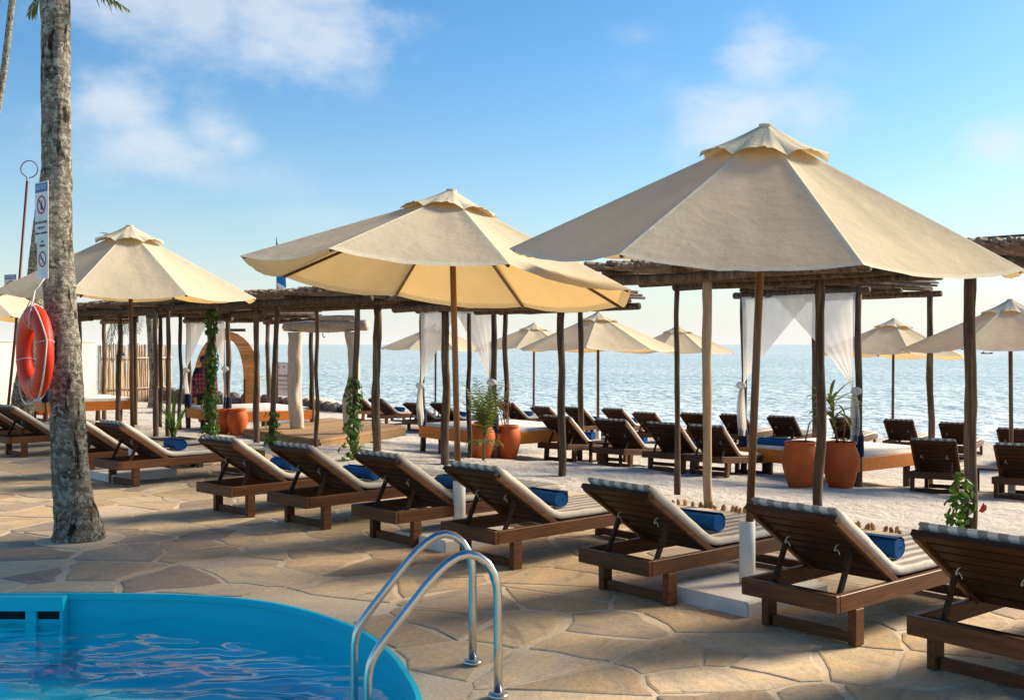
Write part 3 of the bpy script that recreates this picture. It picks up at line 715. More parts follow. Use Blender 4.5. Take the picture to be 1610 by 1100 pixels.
def parasol(x, y, Rr, z_rim, z_top, rot, gx, gy, label, base='slab', lean=(0, 0), dim=1.0, far=False, yaw_pad=45, group='parasols', wood='pole'):
    z0 = terr(x, y); t = empty('parasol', (x, y, z0)); tag(t, label, 'parasol', group)
    h = z_top - z_rim; key = (round(Rr, 2), round(h, 2))
    if key not in PAN:
        PAN[key] = dict(pan=[panel_mesh(Rr, h - .05, .10, .030, .055, 'canopy_panel', 'canvas', seedz=k * 17) for k in range(4)],
                        cap=panel_mesh(.43, .235, .03, .0, -.02, 'vent_panel', 'vent', curl=.03, nr=6),
                        rib=MB().bar((.05, 0, -.10), (Rr * .985, 0, -(h - .05) * .985 - .022), .018, .022).mesh('rib', 'pole'))
    P = PAN[key]
    # canopy frame tilted about the hub
    up = Vector((-gx, -gy, 1)).normalized(); q = Vector((0, 0, 1)).rotation_difference(up).to_matrix().to_4x4()
    lx, ly = lean
    hub = Vector((lx, ly, z_rim - z0)) + up * h
    base_m = Matrix.Translation(hub) @ q
    for k in range(8):
        mz = base_m @ Matrix.Rotation(rot + R(45) * k, 4, 'Z')
        place('canopy_panel', P['pan'][k % 4], t, mtx=mz @ Matrix.Translation((0, 0, -.05)))
        place('vent_panel', P['cap'], t, mtx=mz @ Matrix.Translation((0, 0, .0)))
        mr = base_m @ Matrix.Rotation(rot + R(45) * k + R(22.5), 4, 'Z')
        place('rib', P['rib'], t, mtx=mr @ Matrix.Translation((0, 0, -.05)))
    place('finial', MB().lathe([(.045, -.07), (.05, -.03), (.045, -.008), (.02, -.002)], 10).mesh('finial', 'vent'), t, mtx=base_m)
    top = base_m @ Vector((0, 0, -.05)); bot = Vector((0, 0, .12))
    MB().tube([bot, bot.lerp(top, .5), top], .026 if not far else .030, 12).obj('pole', wood, t, True)
    hp_ = bot.lerp(top, .80 if far else .86); qh = Vector((0, 0, 1)).rotation_difference(top - bot).to_matrix().to_4x4()
    place('hub', MB().lathe([(.03, -.05), (.055, -.035), (.06, .035), (.04, .05)], 12).mesh('hub', 'pole'), t, mtx=Matrix.Translation(hp_) @ qh)
    if base == 'slab':
        mb = MB(); m_ = Matrix.Rotation(R(yaw_pad), 4, 'Z'); mb.box(-.42, .42, -.33, .33, -.02, .095, m_, .012); mb.obj('base_slab', 'concrete', t)
        mb = MB(); mb.lathe([(.052, .096), (.052, .50), (.048, .502)], 16); mb.obj('sleeve', 'white_paint', t, True)
        MB().box(-.012, .06, -.008, .008, .475, .497).obj('clamp', 'rod', t)
    else:
        mb = MB(); mb.lathe([(.055, -.05), (.055, .45), (.05, .452)], 12); mb.obj('sleeve', 'white_paint', t, True)
    return t
parasol(1.53, 7.03, 1.63, 2.208, 3.075, R(-106.7), -.040, .095, 'largest cream canvas parasol, nearest the camera at the right', lean=(.07, .0), yaw_pad=40, group='parasols on the deck')
parasol(-.443, 9.08, 1.67, 2.17, 2.965, R(-92.7), -.093, -.057, 'cream parasol with lit orange underside, in the middle of the photo', lean=(-.14, 0), wood='pole_sunlit', yaw_pad=42, group='parasols on the deck')
parasol(-4.70, 13.4, 1.60, 2.25, 3.13, R(-70), -.02, .02, 'cream parasol on the deck right behind the thick palm trunk', lean=(-.05, 0), yaw_pad=45, group='parasols on the deck')
parasol(-8.95, 17.6, 1.60, 2.08, 2.95, R(-60), 0, 0, 'cream parasol cut off by the left edge, below the nearer canopy', yaw_pad=45, group='parasols on the deck')
parasol(1.78, 22.4, 1.66, 1.55, 2.33, R(-80), -.01, -.02, 'cream parasol on the sand whose pole stands in the middle of the lounger rows', 'sleeve', far=True, group='parasols on the beach')
parasol(-2.2, 31.0, 1.62, 1.52, 2.25, R(-90), -.02, 0, 'cream parasol by the water seen through the white curtain of the middle cabana', 'sleeve', far=True, group='parasols on the beach')
parasol(.60, 30.0, 1.62, 1.55, 2.25, R(-85), -.02, 0, 'cream parasol by the water left of the beach parasol with the dark pole', 'sleeve', far=True, group='parasols on the beach')
parasol(4.6, 30.0, 1.62, 1.45, 2.18, R(-95), 0, 0, 'cream parasol by the water, partly behind the two posts of the right pergola', 'sleeve', far=True, group='parasols on the beach')
parasol(8.45, 24.0, 1.62, 1.42, 2.23, R(-75), -.04, -.03, 'cream parasol by the water right of the right cabana, lit orange underneath', 'sleeve', far=True, group='parasols on the beach')
parasol(7.35, 15.9, 1.63, 1.62, 2.32, R(-70), .03, -.01, 'cream parasol on the sand cut off by the right edge, behind the grey post', 'sleeve', far=True, group='parasols on the beach')

# ------------------------------------------------------------------ pergolas of rough posts and stick roofs
def rough_tube(p, q, r0, r1, n=8, seg=8, wob=.02, seed=0):
    p, q = Vector(p), Vector(q); pts = []; rad = []
    for i in range(seg + 1):
        t = i / seg; c = p.lerp(q, t)
        c += Vector((noise.noise((seed, t * 3.1, 0)), noise.noise((seed, t * 3.1, 5)), noise.noise((seed, t * 2.3, 9)) if abs((q - p).normalized().z) < .5 else 0)) * wob * (1 if 0 < i < seg else .4)
        pts.append(c); rad.append((r0 + (r1 - r0) * t) * (1 + .20 * noise.noise((seed * 3.1, t * 7, 2)) + .10 * noise.noise((seed * 5.1, t * 17, 2))))
    mb = MB(); mb.tube(pts, rad, n); 
    return mb
sd = [0]
def nseed(): sd[0] += 1; return sd[0] * 7.31
def post(parent, x, y, ztop, r=.05, lean=(0, 0), m='post', lab=None):
    z = terr(x, y) - .06; o = parent.location
    mb = rough_tube((x - o.x, y - o.y, z - o.z), (x + lean[0] - o.x, y + lean[1] - o.y, ztop - o.z), r * .88, r * .78, 10, 14, .038, nseed())
    ob = mb.obj('post', m, parent, True)
    if lab: ob['label'] = lab
    return ob
def stick_roof(parent, org, ex, ey, L, W, zb, dens=.052, over=.16):
    """two long beams, cross poles and a bed of sticks; org = front-left corner, ex along the front, ey to the back"""
    o = parent.location; org = Vector(org); E = lambda a, c, z: org + ex * a + ey * c + Vector((0, 0, z)) - o
    org.z = 0
    for c in (.0, W):
        rough_tube(E(-.18, c, zb + .05), E(L + .18, c, zb + .05), .055, .05, 8, 8, .03, nseed()).obj('beam', 'post', parent, True)
    rough_tube(E(-.1, W * .5, zb + .06), E(L + .1, W * .5, zb + .06), .045, .04, 8, 8, .03, nseed()).obj('beam', 'post', parent, True)
    k = 0
    for a in [.02 * L, .34 * L, .67 * L, .98 * L]:
        rough_tube(E(a, -over * .6, zb + .128), E(a, W + over * .6, zb + .128), .038, .034, 7, 6, .02, nseed()).obj('rafter', 'post', parent, True)
    st = MB(); a = -.10
    while a < L + .10:
        for lay in range(2):
            r = rnd.uniform(.016, .030); a0 = a + rnd.uniform(-.02, .02); a1 = a0 + rnd.uniform(-.10, .10)
            z0 = zb + .185 + lay * .038 + rnd.uniform(-.012, .02); z1 = z0 + rnd.uniform(-.02, .02)
            c0, c1 = -over + rnd.uniform(-.10, .06), W + over + rnd.uniform(-.08, .1)
            pts = [E(a0, c0, z0), E((a0 + a1) / 2 + rnd.uniform(-.03, .03), (c0 + c1) / 2, (z0 + z1) / 2 - .01), E(a1, c1, z1)]
            st.tube(pts, [r, r * .95, r * .8], 5)
        a += dens * rnd.uniform(.75, 1.25)
    for q in range(int(L * 5)):         # loose cross sticks and twigs
        c = rnd.uniform(-over, W + over); a = rnd.uniform(0, L - .5); ll = rnd.uniform(.5, 1.2); zz = zb + .255 + rnd.uniform(-.03, .02)
        st.tube([E(a, c, zz), E(min(a + ll, L + .1), c + rnd.uniform(-.2, .2), zz + rnd.uniform(-.01, .03))], rnd.uniform(.008, .018), 5)
    tag(st.obj('stick_layer', 'stick', parent), kind='stuff')
EU, ES = Vector((1, -1, 0)) / Q2, Vector((1, 1, 0)) / Q2
def pergola(name, label, u0, u1, s0, s1, zb, posts):
    c = us((u0 + u1) / 2, (s0 + s1) / 2); t = empty(name, (c.x, c.y, terr(c.x, c.y))); tag(t, label, 'pergola', 'stick roofed pergolas behind the deck')
    stick_roof(t, us(u0, s0), EU, ES, u1 - u0, s1 - s0, zb)
    for p in posts: post(t, *p)
pergola('pergola', 'stick roofed pergola on thin posts behind the palm trunk at the left', -22.6, -18.1, 9.25, 11.3, 2.22,
        [(-8.77, 21.9, 2.26, .06), (-7.5, 20.62, 2.26, .055), (-6.4, 19.42, 2.26, .055), (-8.25, 23.7, 2.26, .05), (-7.45, 22.9, 2.26, .05), (-6.75, 22.0, 2.26, .045)])
pergola('pergola', 'long stick roofed pergola with vine covered posts, left of the middle parasol', -17.7, -12.2, 9.25, 11.2, 2.24,
        [(-6.15, 19.36, 2.28, .05), (-5.34, 19.1, 2.27, .05), (-4.39, 18.55, 2.28, .06), (-4.0, 18.0, 2.28, .055, (.10, 0)), (-3.3, 18.25, 2.28, .04), (-2.26, 15.5, 2.28, .052, (.04, 0)), (-2.25, 18.0, 2.28, .085)])
pergola('pergola', 'stick roofed pergola mostly hidden behind the middle parasol canopy', -11.9, -9.1, 9.7, 11.3, 2.10,
        [(-.94, 15.2, 2.14, .07), (-.68, 17.1, 2.14, .045), (.64, 14.0, 2.14, .06)])
pergola('pergola', 'stick roofed pergola on a crooked and a pale peeled post behind the largest parasol', -7.65, -4.75, 9.1, 10.6, 2.29,
        [(1.85, 12.1, 2.33, .038), (2.01, 11.0, 2.33, .055, (-.02, 0), 'peeled', 'pale peeled post'), (3.14, 11.05, 2.33, .058)])
pergola('pergola', 'stick roofed pergola at the right edge on a thick grey post', -3.72, -2.1, 9.2, 11.0, 2.27,
        [(4.07, 9.6, 2.31, .062, (.0, 0)), (5.15, 8.3, 2.31, .06)])

# cabanas: four posts, stick roof, daybed, sheer curtains
CX_, CY_ = Vector((1.3, -1.7, 0)).normalized(), Vector((1.7, 1.3, 0)).normalized()
def curtain(parent, a, b, n_, ztop, zk, ztail, side, fold=.05, name='curtain', seed=0):
    """drape hung from a (knot post) to b along the beam, gathered to the post a at height zk, tail hanging to ztail"""
    mb = MB(); rows = []; N = 26
    a, b = Vector(a), Vector(b)
    for i in range(15):
        t = i / 14; row = []; w = (1 - t) ** 1.25
        for j in range(N + 1):
            s = j / N
            x = a.lerp(b, s * w + .035 * (1 - w)) + n_ * (.05 + fold * math.sin(s * 9 * math.pi + seed) * (.25 + .75 * t * (1.2 - t)) * (.35 + .65 * w))
            sagz = -.10 * s * t * (1 - t) * 2
            row.append(Vector((x.x, x.y, ztop + (zk - ztop) * (t ** (1 + .35 * (1 - s))) + sagz)))
        rows.append(row)
    d = (b - a).normalized()
    for i in range(1, 11):
        t = i / 10; row = []; w = .045 + .10 * math.sin(math.pi * min(1, t * .8)) * (1 - .35 * t)
        for j in range(N + 1):
            s = j / N; x = a + d * (.02 + (s - .45) * w * 1.3) + n_ * (.055 + .022 * math.sin(s * 9 * math.pi + seed) * (1 + t) + .02 * math.sin(t * 4 + seed))
            row.append(Vector((x.x, x.y, zk + (ztail - zk) * t)))
        rows.append(row)
    mb.quadstrip(rows, close=False)
    return rows, mb
def cabana(FL, W, D, zb, label, dlabel, curtains, post_r=.06, bed=(.05, .05), clabel=''):
    FL = Vector((*FL, 0)); t = empty('cabana', (*(FL + CX_ * W / 2 + CY_ * D / 2).xy, 0)); t.location.z = terr(t.location.x, t.location.y)
    tag(t, label, 'cabana', 'stick roofed cabanas on the sand')
    cs = [FL, FL + CX_ * W, FL + CY_ * D, FL + CX_ * W + CY_ * D]
    for c in cs: post(t, c.x, c.y, zb + .03, post_r)
    for c in cs[:2]:
        mb = MB(); z = terr(c.x, c.y) - t.location.z; mb.lathe([(post_r * 1.25, z + .44), (post_r * 1.32, z + .5), (post_r * 1.28, z + .70), (post_r * 1.2, z + .74)], 12, Matrix.Translation((c.x - t.location.x, c.y - t.location.y, 0))); mb.obj('navy_wrap', 'netting', t, True)
    stick_roof(t, FL, CX_, CY_, W, D, zb, dens=.06)
    # daybed
    zg = max(terr(c.x, c.y) for c in cs)
    b_ = empty('daybed', (*t.location.xy, zg)); tag(b_, dlabel, 'daybed', 'orange wooden daybeds in the cabanas'); b_.rotation_euler = (0, 0, math.atan2(CX_.y, CX_.x))
    w2, d2 = W / 2 + bed[0], D / 2 + bed[1]
    MB().box(-w2, w2, -d2, -d2 + .04, .22, .42, bev=.004).obj('side_board', 'daybed', b_)
    MB().box(-w2, w2, d2 - .04, d2, .22, .42, bev=.004).obj('side_board', 'daybed', b_)
    for s in (-1, 1): MB().box(s * (w2 - .02) - .02, s * (w2 - .02) + .02, -d2 + .042, d2 - .042, .222, .418, bev=.004).obj('end_board', 'daybed', b_)
    for sx in (-.72, .72):
        for sy in (-.72, .72): rough_tube((sx * w2, sy * d2, -.35), (sx * w2, sy * d2, .22), .06, .055, 8, 4, .01, nseed()).obj('leg', 'post', b_, True)
    mb = MB(); m_ = Matrix.Identity(4); mb.box(-w2 + .05, w2 - .05, -d2 + .05, d2 - .05, .36, .47, m_, .03); mb.obj('mattress', 'mattress', b_, True)
    for k, (i, j, fr, zk, zt) in enumerate(curtains):
        a, c = cs[i], cs[j]; n_ = -CY_ if {i, j} == {0, 1} else (CX_ if {i, j} == {1, 3} else -CX_)
        zl = terr(a.x, a.y)
        rows, mb = curtain(t, a, a.lerp(c, fr), n_, zb + .02, zl + zk, zl + zt, 1, seed=k * 2.1)
        e = mb.obj('curtain', 'curtain', None, True)
        tag(e, clabel[k], 'curtain', 'white sheer cabana curtains')
        kn = MB(); kn.lathe([(.03, -.06), (.075, -.03), (.085, 0), (.07, .035), (.03, .06)], 10, Matrix.Translation(a + n_ * .05 + Vector((0, 0, zl + zk)))); kn.obj('knot', 'curtain', e, True)
    return t, b_, cs
c3 = cabana((3.70, 17.3), 2.14, 1.85, 2.38, 'cabana with crossed white curtains at the right, behind the largest parasol', 'daybed with a bright orange end board beside the two largest pots',
       [(0, 1, .66, 1.42, .62), (1, 0, .70, 1.38, .62), (3, 1, .18, 1.4, 1.2)][:2], clabel=['white sheer curtain tied to the left post of the right cabana', 'white sheer curtain tied to the right post of the right cabana'])
c2 = cabana((-1.59, 19.2), 2.14, 1.85, 2.20, 'cabana in the middle, roof behind the middle parasol, white curtains tied to its posts', 'red orange daybed behind the two pots right of the middle parasol pole',
       [(0, 1, .55, 1.15, .45), (1, 0, .5, 1.25, .35)], clabel=['white sheer curtain tied to the left post of the middle cabana', 'white sheer curtain right of the middle parasol pole, behind the green plant'])
c1 = cabana((-6.98, 23.3), 2.14, 1.85, 2.10, 'cabana with white curtains at the left, behind the vine covered post', 'red daybed behind the two pots beside the vine covered post',
       [(0, 1, .55, 1.25, .75), (1, 0, .5, 1.30, .35)], clabel=['white sheer curtain tied to the left post of the left cabana', 'white sheer curtain right of the vine covered post'])
c0 = cabana((-11.1, 24.4), 2.14, 1.85, 2.12, 'cabana far left, roof showing under the leftmost pergola', 'orange daybed far left near the white wall', [])
tw = place('rolled_towel', TOWEL); tw.matrix_world = Matrix.Translation((4.12, 16.98, .50 + c3[1].location.z + .02 - .0)) @ Matrix.Rotation(R(52), 4, 'Z') @ Matrix.Scale(1.35, 4, Vector((0, 1, 0)))
tag(tw, 'long blue towel roll on the daybed behind the nearest parasol pole', 'towel')

# ------------------------------------------------------------------ pots and plants
POT = MB().lathe([(.14, 0), (.155, .012), (.19, .12), (.232, .27), (.25, .38), (.245, .46), (.215, .545), (.195, .58), (.198, .598), (.212, .605), (.212, .628), (.200, .635), (.182, .63), (.176, .60), (.02, .56)], 28).mesh('pot', 'terracotta', True)
SOIL = MB().lathe([(.01, .570), (.174, .570), (.17, .565)], 16).mesh('soil', 'soil')
POTS = [(-5.70, 21.35, .80, 'terracotta pot beside the vine covered post, left of its twin'), (-5.39, 21.2, .84, 'terracotta pot right of its twin, before the left daybed'),
        (-.49, 17.45, .90, 'terracotta pot behind the green plant, right of the middle parasol pole'), (-.08, 17.7, .90, 'terracotta pot standing clear of the plant, before the middle daybed'),
        (3.92, 14.7, 1.0, 'big terracotta pot left of the round post, before the right cabana'), (4.56, 15.0, 1.03, 'big terracotta pot with a strap leaved plant, right of the round post'),
        (-11.35, 26.2, .95, 'terracotta pot left of the thick palm trunk, under the lifebuoy')]
for x, y, s, lab in POTS:
    t = empty('terracotta_pot', G(x, y, -.01)); t.scale = (s, s, s); tag(t, lab, 'pot', 'terracotta pots'); place('pot', POT, t); place('soil', SOIL, t)
def frond(mb_r, mb_l, base, az, el, length, droop, npair=22, leaf=.35, wleaf=.016, twist=0, curl=.5, tip=.25):
    pts = []; p = Vector(base); e = el; n = 14; pw = []
    for i in range(n + 1):
        pts.append(p.copy()); d = Vector((math.sin(az) * math.cos(e), math.cos(az) * math.cos(e), math.sin(e))); p = p + d * length / n; e -= droop / n * (.4 + 1.2 * i / n)
    mb_r.tube(pts, [max(.004, .016 * (1 - i / n)) * length / 1.6 for i in range(n + 1)], 5)
    for k in range(npair):
        t = .12 + .87 * k / (npair - 1); i = min(n - 1, int(t * n)); f = t * n - i; c = pts[i].lerp(pts[i + 1], f); d = (pts[i + 1] - pts[i]).normalized()
        side = d.cross(Vector((0, 0, 1)))
        if side.length < .05: side = Vector((math.cos(az), -math.sin(az), 0))
        side.normalize(); up = side.cross(d)
        L = leaf * (math.sin(math.pi * min(1, .18 + .8 * t)) * .85 + .15)
        for s in (-1, 1):
            dr = (side * s * .8 + d * .55 + up * rnd.uniform(-.15, .25)).normalized(); q1 = c + dr * L * .55 + Vector((0, 0, -L * .12)); q2 = c + dr * L * .95 + Vector((0, 0, -L * (.30 + curl * rnd.random())))
            w = d * wleaf * rnd.uniform(.8, 1.2); o = len(mb_l.v)
            mb_l.v += [c - w * .4, c + w * .4, q1 + w, q1 - w, q2]; mb_l.f += [(o, o + 1, o + 2, o + 3), (o + 3, o + 2, o + 4)]
def strap(mb, base, az, el, L, droop, w, n=7):
    p = Vector(base); e = el; rows = []
    for i in range(n + 1):
        t = i / n; d = Vector((math.sin(az) * math.cos(e), math.cos(az) * math.cos(e), math.sin(e))); s = Vector((math.cos(az), -math.sin(az), 0)); ww = w * math.sin(math.pi * min(.97, .12 + .86 * t)) ** .7
        u_ = s.cross(d); rows.append([p - s * ww + u_ * ww * .3, p.copy(), p + s * ww + u_ * ww * .3]); p = p + d * L / n; e -= droop / n
    mb.quadstrip(rows, close=False)
# feathery green plant standing in front of the left pot of the middle cabana
t = empty('potted_palm', G(-.44, 16.55)); t.name = 'young_palm'; tag(t, 'feathery green young palm before the pots, right of the middle parasol pole', 'plant')
mr, ml = MB(), MB(); mr.tube([(0, 0, -.02), (.01, 0, .3), (.02, 0, .55)], [.022, .018, .014], 7)
for k in range(20): frond(mr, ml, (.02, 0, rnd.uniform(.35, .55)), k * 2.4 + rnd.uniform(-.3, .3), rnd.uniform(1.15, 1.52), rnd.uniform(.55, .95), rnd.uniform(.4, 1.0), 12, .24, .010, curl=.15)
for k in range(6): frond(mr, ml, (.02, 0, .3), k * 1.1 + .4, .5, .35, 2.2, 9, .14, .008, curl=.5)
mr.obj('stems', 'stem', t, True); tag(ml.obj('leaves', 'frond', t), kind='stuff')
t = empty('reddish_shrub', G(-.08, 17.7, .50)); tag(t, 'bare reddish stems growing from the pot before the middle daybed', 'plant')
mr, ml = MB(), MB()
for k in range(6):
    az = k * 1.05; tp = Vector((.14 * math.sin(az) - .12, .1 * math.cos(az), rnd.uniform(.45, .85))); mr.tube([(rnd.uniform(-.06, .06), 0, 0), tp * .55 + Vector((.02, 0, 0)), tp], [.008, .006, .003], 5)
    for q in range(7): strap(ml, tp * rnd.uniform(.6, 1.0), rnd.uniform(0, 6.3), rnd.uniform(-.2, .9), rnd.uniform(.1, .2), 1.4, .010)
mr.obj('stems', 'dry', t); ml.obj('leaves', 'dry', t)
t = empty('strap_leaved_plant', G(4.56, 15.0, .58)); tag(t, 'plant with green and orange strap leaves growing from the right pot', 'plant')
mr, ml, md = MB(), MB(), MB(); mr.tube([(-.05, 0, 0), (-.06, 0, .2), (-.10, 0, .42), (-.12, 0, .62)], [.014, .012, .011, .010], 6); mr.tube([(.04, 0, 0), (.05, 0, .2), (.09, .02, .36)], [.009, .008, .006], 6)
for k in range(30): strap(ml, (-.10 - .02 * (k % 3), 0, .34 + .012 * k), k * 2.4, rnd.uniform(.25, 1.1), rnd.uniform(.34, .56), rnd.uniform(.6, 1.8), rnd.uniform(.020, .034))
for k in range(10): strap(md, (.07, .01, .20 + .016 * k), k * 2.1, rnd.uniform(.2, .9), rnd.uniform(.2, .34), rnd.uniform(1.0, 2.4), .013)
for k in range(8): strap(md, (-.02, 0, .05), k * .8, .7, .26, 2.7, .012)
mr.obj('stems', 'dry', t, True)
lv = ml.obj('leaves', 'strap', t, True); md.obj('dry_leaves', 'dry', t, True)
t = empty('leaning_twig', G(3.92, 14.7, .60)); tag(t, 'dry broken twig standing in the left big pot', 'plant')
MB().tube([(.06, 0, -.03), (.09, 0, .12), (.13, .02, .27), (.22, .02, .36)], [.012, .01, .009, .004], 6).obj('stem', 'dry', t, True)
t = empty('leaf_clump', G(-6.0, 19.2)); tag(t, 'upright green leaf clump at the foot of the pergola post, left of the vine', 'plant')
ml = MB()
for k in range(16): strap(ml, (rnd.uniform(-.05, .05), rnd.uniform(-.05, .05), 0), rnd.uniform(0, 6.3), rnd.uniform(1.1, 1.5), rnd.uniform(.5, .85), rnd.uniform(.2, 1.3), .022)
ml.obj('leaves', 'vine', t, True)
def leafquad(mb, c, n_, size):
    n_ = n_.normalized(); a = n_.cross(Vector((rnd.uniform(-1, 1), rnd.uniform(-1, 1), rnd.uniform(-1, 1)))).normalized(); b = n_.cross(a)
    o = len(mb.v); mb.v += [c - a * size, c - a * size * .3 + b * size * .55 + n_ * size * .12, c + a * size * .5 + b * size * .4, c + a * size * 1.1 - n_ * size * .15, c + a * size * .5 - b * size * .4, c - a * size * .3 - b * size * .55 + n_ * size * .12]
    mb.f += [(o, o + 1, o + 2, o + 3), (o, o + 3, o + 4, o + 5)]
def vine(x, y, z0, z1, label, rad=.10, dens=260, lean=0, flowers=False, spread=.12, size=.05):
    t = empty('climbing_vine', G(x, y)); tag(t, label, 'vine', 'vines on the pergola posts')
    ms, ml = MB(), MB(); pts = []
    for i in range(18):
        q = i / 17; a = q * 9; pts.append(Vector((lean * q + .07 * math.cos(a), .07 * math.sin(a), z0 + (z1 - z0) * q)))
    ms.tube(pts, .009, 5); ms.obj('stem', 'stem', t)
    n = int(dens * (z1 - z0))
    for k in range(n):
        q = rnd.random(); a = rnd.uniform(0, 6.3); cl = .6 + .8 * noise.noise((q * 7 + x, 0, 0)) + .25
        r = rad * (.55 + .75 * rnd.random()) * max(.35, cl) + (spread * (1 - q) ** 3 if rnd.random() < .5 else 0)
        c = Vector((lean * q + r * math.cos(a), r * math.sin(a), z0 + (z1 - z0) * q)); leafquad(ml, c, Vector((math.cos(a), math.sin(a), rnd.uniform(-.2, .9))), size * rnd.uniform(.6, 1.25))
    tag(ml.obj('leaves', 'vine', t), kind='stuff')
    if flowers:
        mf = MB(); c = Vector((.16, -.08, .22))
        for k in range(6): leafquad(mf, c + Vector((rnd.uniform(-.02, .02), 0, rnd.uniform(-.02, .02))), Vector((.3, -1, rnd.uniform(-.4, .6))), .03)
        mf.obj('flower', 'flower', t)
vine(-5.34, 19.1, .0, 2.45, 'thick green vine covering a whole pergola post beside the pots', .105, 300, .04, size=.052, spread=.08)
vine(-5.55, 19.3, 2.40, 2.62, 'tuft of green vine on top of the pergola roof edge', .16, 380, 0, size=.055)
vine(-3.98, 17.95, .0, .55, 'low green vine at the foot of a leaning pergola post', .11, 170, 0, size=.05)
vine(-2.28, 15.45, .0, 1.15, 'green vine climbing the lower half of the post beside the driftwood gate', .10, 190, .02, size=.05)
vine(3.97, 9.55, .02, .50, 'small vine with a red flower at the foot of the thick grey post', .11, 200, 0, True, spread=.10, size=.042)

# ------------------------------------------------------------------ edging of short stakes between paving and sand
t = empty('stake_edging', us(-5.4, DECK_S)); tag(t, 'low edging of short pointed orange brown stakes between paving and sand', 'edging')
for k in range(46):
    u = -6.75 + k * .062 + rnd.uniform(-.02, .02)
    if -5.75 < u < -5.05: continue
    h = rnd.choice((.03, .045, .06, .085)) * rnd.uniform(.7, 1.2); p = us(u, DECK_S + .03 + rnd.uniform(-.03, .05)) - t.location
    mb = MB(); lx, ly = rnd.uniform(-.03, .03), rnd.uniform(-.03, .03)
    mb.tube([(p.x, p.y, -.05), (p.x + lx * .6, p.y + ly * .6, h * .65), (p.x + lx, p.y + ly, h)], [.020, .018, .006], 6); mb.obj('stake', 'stake', t)

# ------------------------------------------------------------------ pool ladder
t = empty('pool_ladder', (-.134, 5.3, 0)); tag(t, 'stainless steel pool ladder with two arched handrails at the pool edge', 'pool ladder')
prof = [(0, .012), (0, .25), (0, .47), (.006, .53), (.022, .585), (.052, .635), (.095, .668), (.143, .681), (.19, .672), (.235, .646), (.28, .609), (.34, .545), (.42, .447), (.50, .349), (.545, .292), (.575, .248), (.596, .2), (.605, .15), (.607, .09), (.607, -.3), (.607, -.45)]
dl = Vector((-.968, -.25, 0)).normalized()
for bx, by in ((-.203, 5.565), (-.065, 5.036)):
    b0 = Vector((bx, by, 0)) - t.location
    MB().tube([b0 + dl * a + Vector((0, 0, z)) for a, z in prof], .0205, 16).obj('handrail', 'steel', t, True)
    MB().lathe([(.024, .011), (.048, .012), (.05, .018), (.046, .026), (.03, .032), (.024, .034)], 20, Matrix.Translation(b0)).obj('floor_flange', 'steel', t, True)
for z in (-.30,):
    a = Vector((-.203, 5.565, z)) - t.location + dl * .607; c = Vector((-.065, 5.036, z)) - t.location + dl * .607
    MB().bar(a, c, .07, .03).obj('tread', 'steel', t)

# ------------------------------------------------------------------ palms
def palm(loc, pts, rad, crown, label, nfr=16, flen=2.4, custom=(), name='palm_tree', leaf=.5, seed=1, els=(-.1, 1.2)):
    t = empty(name, loc); tag(t, label, 'palm tree'); mb = MB(); P = [Vector(p) for p in pts]
    # resample with ring scars
    rows = []; N = 230; T = []; tot = len(P) - 1
    path, rr = [], []
    for i in range(N + 1):
        f = i / N * tot; k = min(tot - 1, int(f)); w = f - k
        p0, p1, p2, p3 = P[max(k - 1, 0)], P[k], P[k + 1], P[min(k + 2, tot)]
        p = .5 * ((2 * p1) + (-p0 + p2) * w + (2 * p0 - 5 * p1 + 4 * p2 - p3) * w * w + (-p0 + 3 * p1 - 3 * p2 + p3) * w ** 3)
        path.append(p); rr.append(rad[k] * (1 - w) + rad[k + 1] * w)
    n = 36; ms = MB()
    for i, p in enumerate(path):
        ring = []
        for j in range(n):
            a = 2 * math.pi * j / n; r = rr[i] * (1 + .05 * noise.noise((math.cos(a) * 2 + seed, math.sin(a) * 2, p.z * 3)) + .055 * noise.noise((math.cos(a) * 5, math.sin(a) * 5 + seed, p.z * 11)) + .045 * max(0, noise.noise((seed, 0, p.z * 9 + .35 * math.sin(a * 2 + seed)))) - .11 * max(0, noise.noise((math.cos(a) * 4.5 + seed, math.sin(a) * 4.5, p.z * 1.6)) - .28) + .03 * noise.noise((math.cos(a) * 9, math.sin(a) * 9 + seed, p.z * 22)))
            if p.z < .35: r *= 1 + .22 * max(0, noise.noise((math.cos(a) * 3 + seed, math.sin(a) * 3, 4))) * (1 - p.z / .35)
            ring.append(Vector((p.x + r * math.cos(a), p.y + r * math.sin(a), p.z)))
        rows.append(ring)
    ms.quadstrip(rows); ms.obj('trunk', 'bark', t, True)
    if crown:
        c = Vector(crown)
        for k in range(nfr):
            az = k * 2.399 + seed; el = els[0] + (els[1] - els[0]) * ((k * .618) % 1); mr, ml = MB(), MB(); frond(mr, ml, c, az, el, flen * rnd.uniform(.85, 1.1), rnd.uniform(1.1, 1.7), 30, leaf, .020)
            ml.v = mr.v and ml.v; f = ml.obj('frond', 'frond', t); mr.obj('rachis', 'stem', f)
        for az, el, L, dr, base in custom:
            mr, ml = MB(), MB(); frond(mr, ml, base, az, el, L, dr, 30, .16, .012, curl=.5); f = ml.obj('frond', 'frond', t); mr.obj('rachis', 'stem', f)
    return t
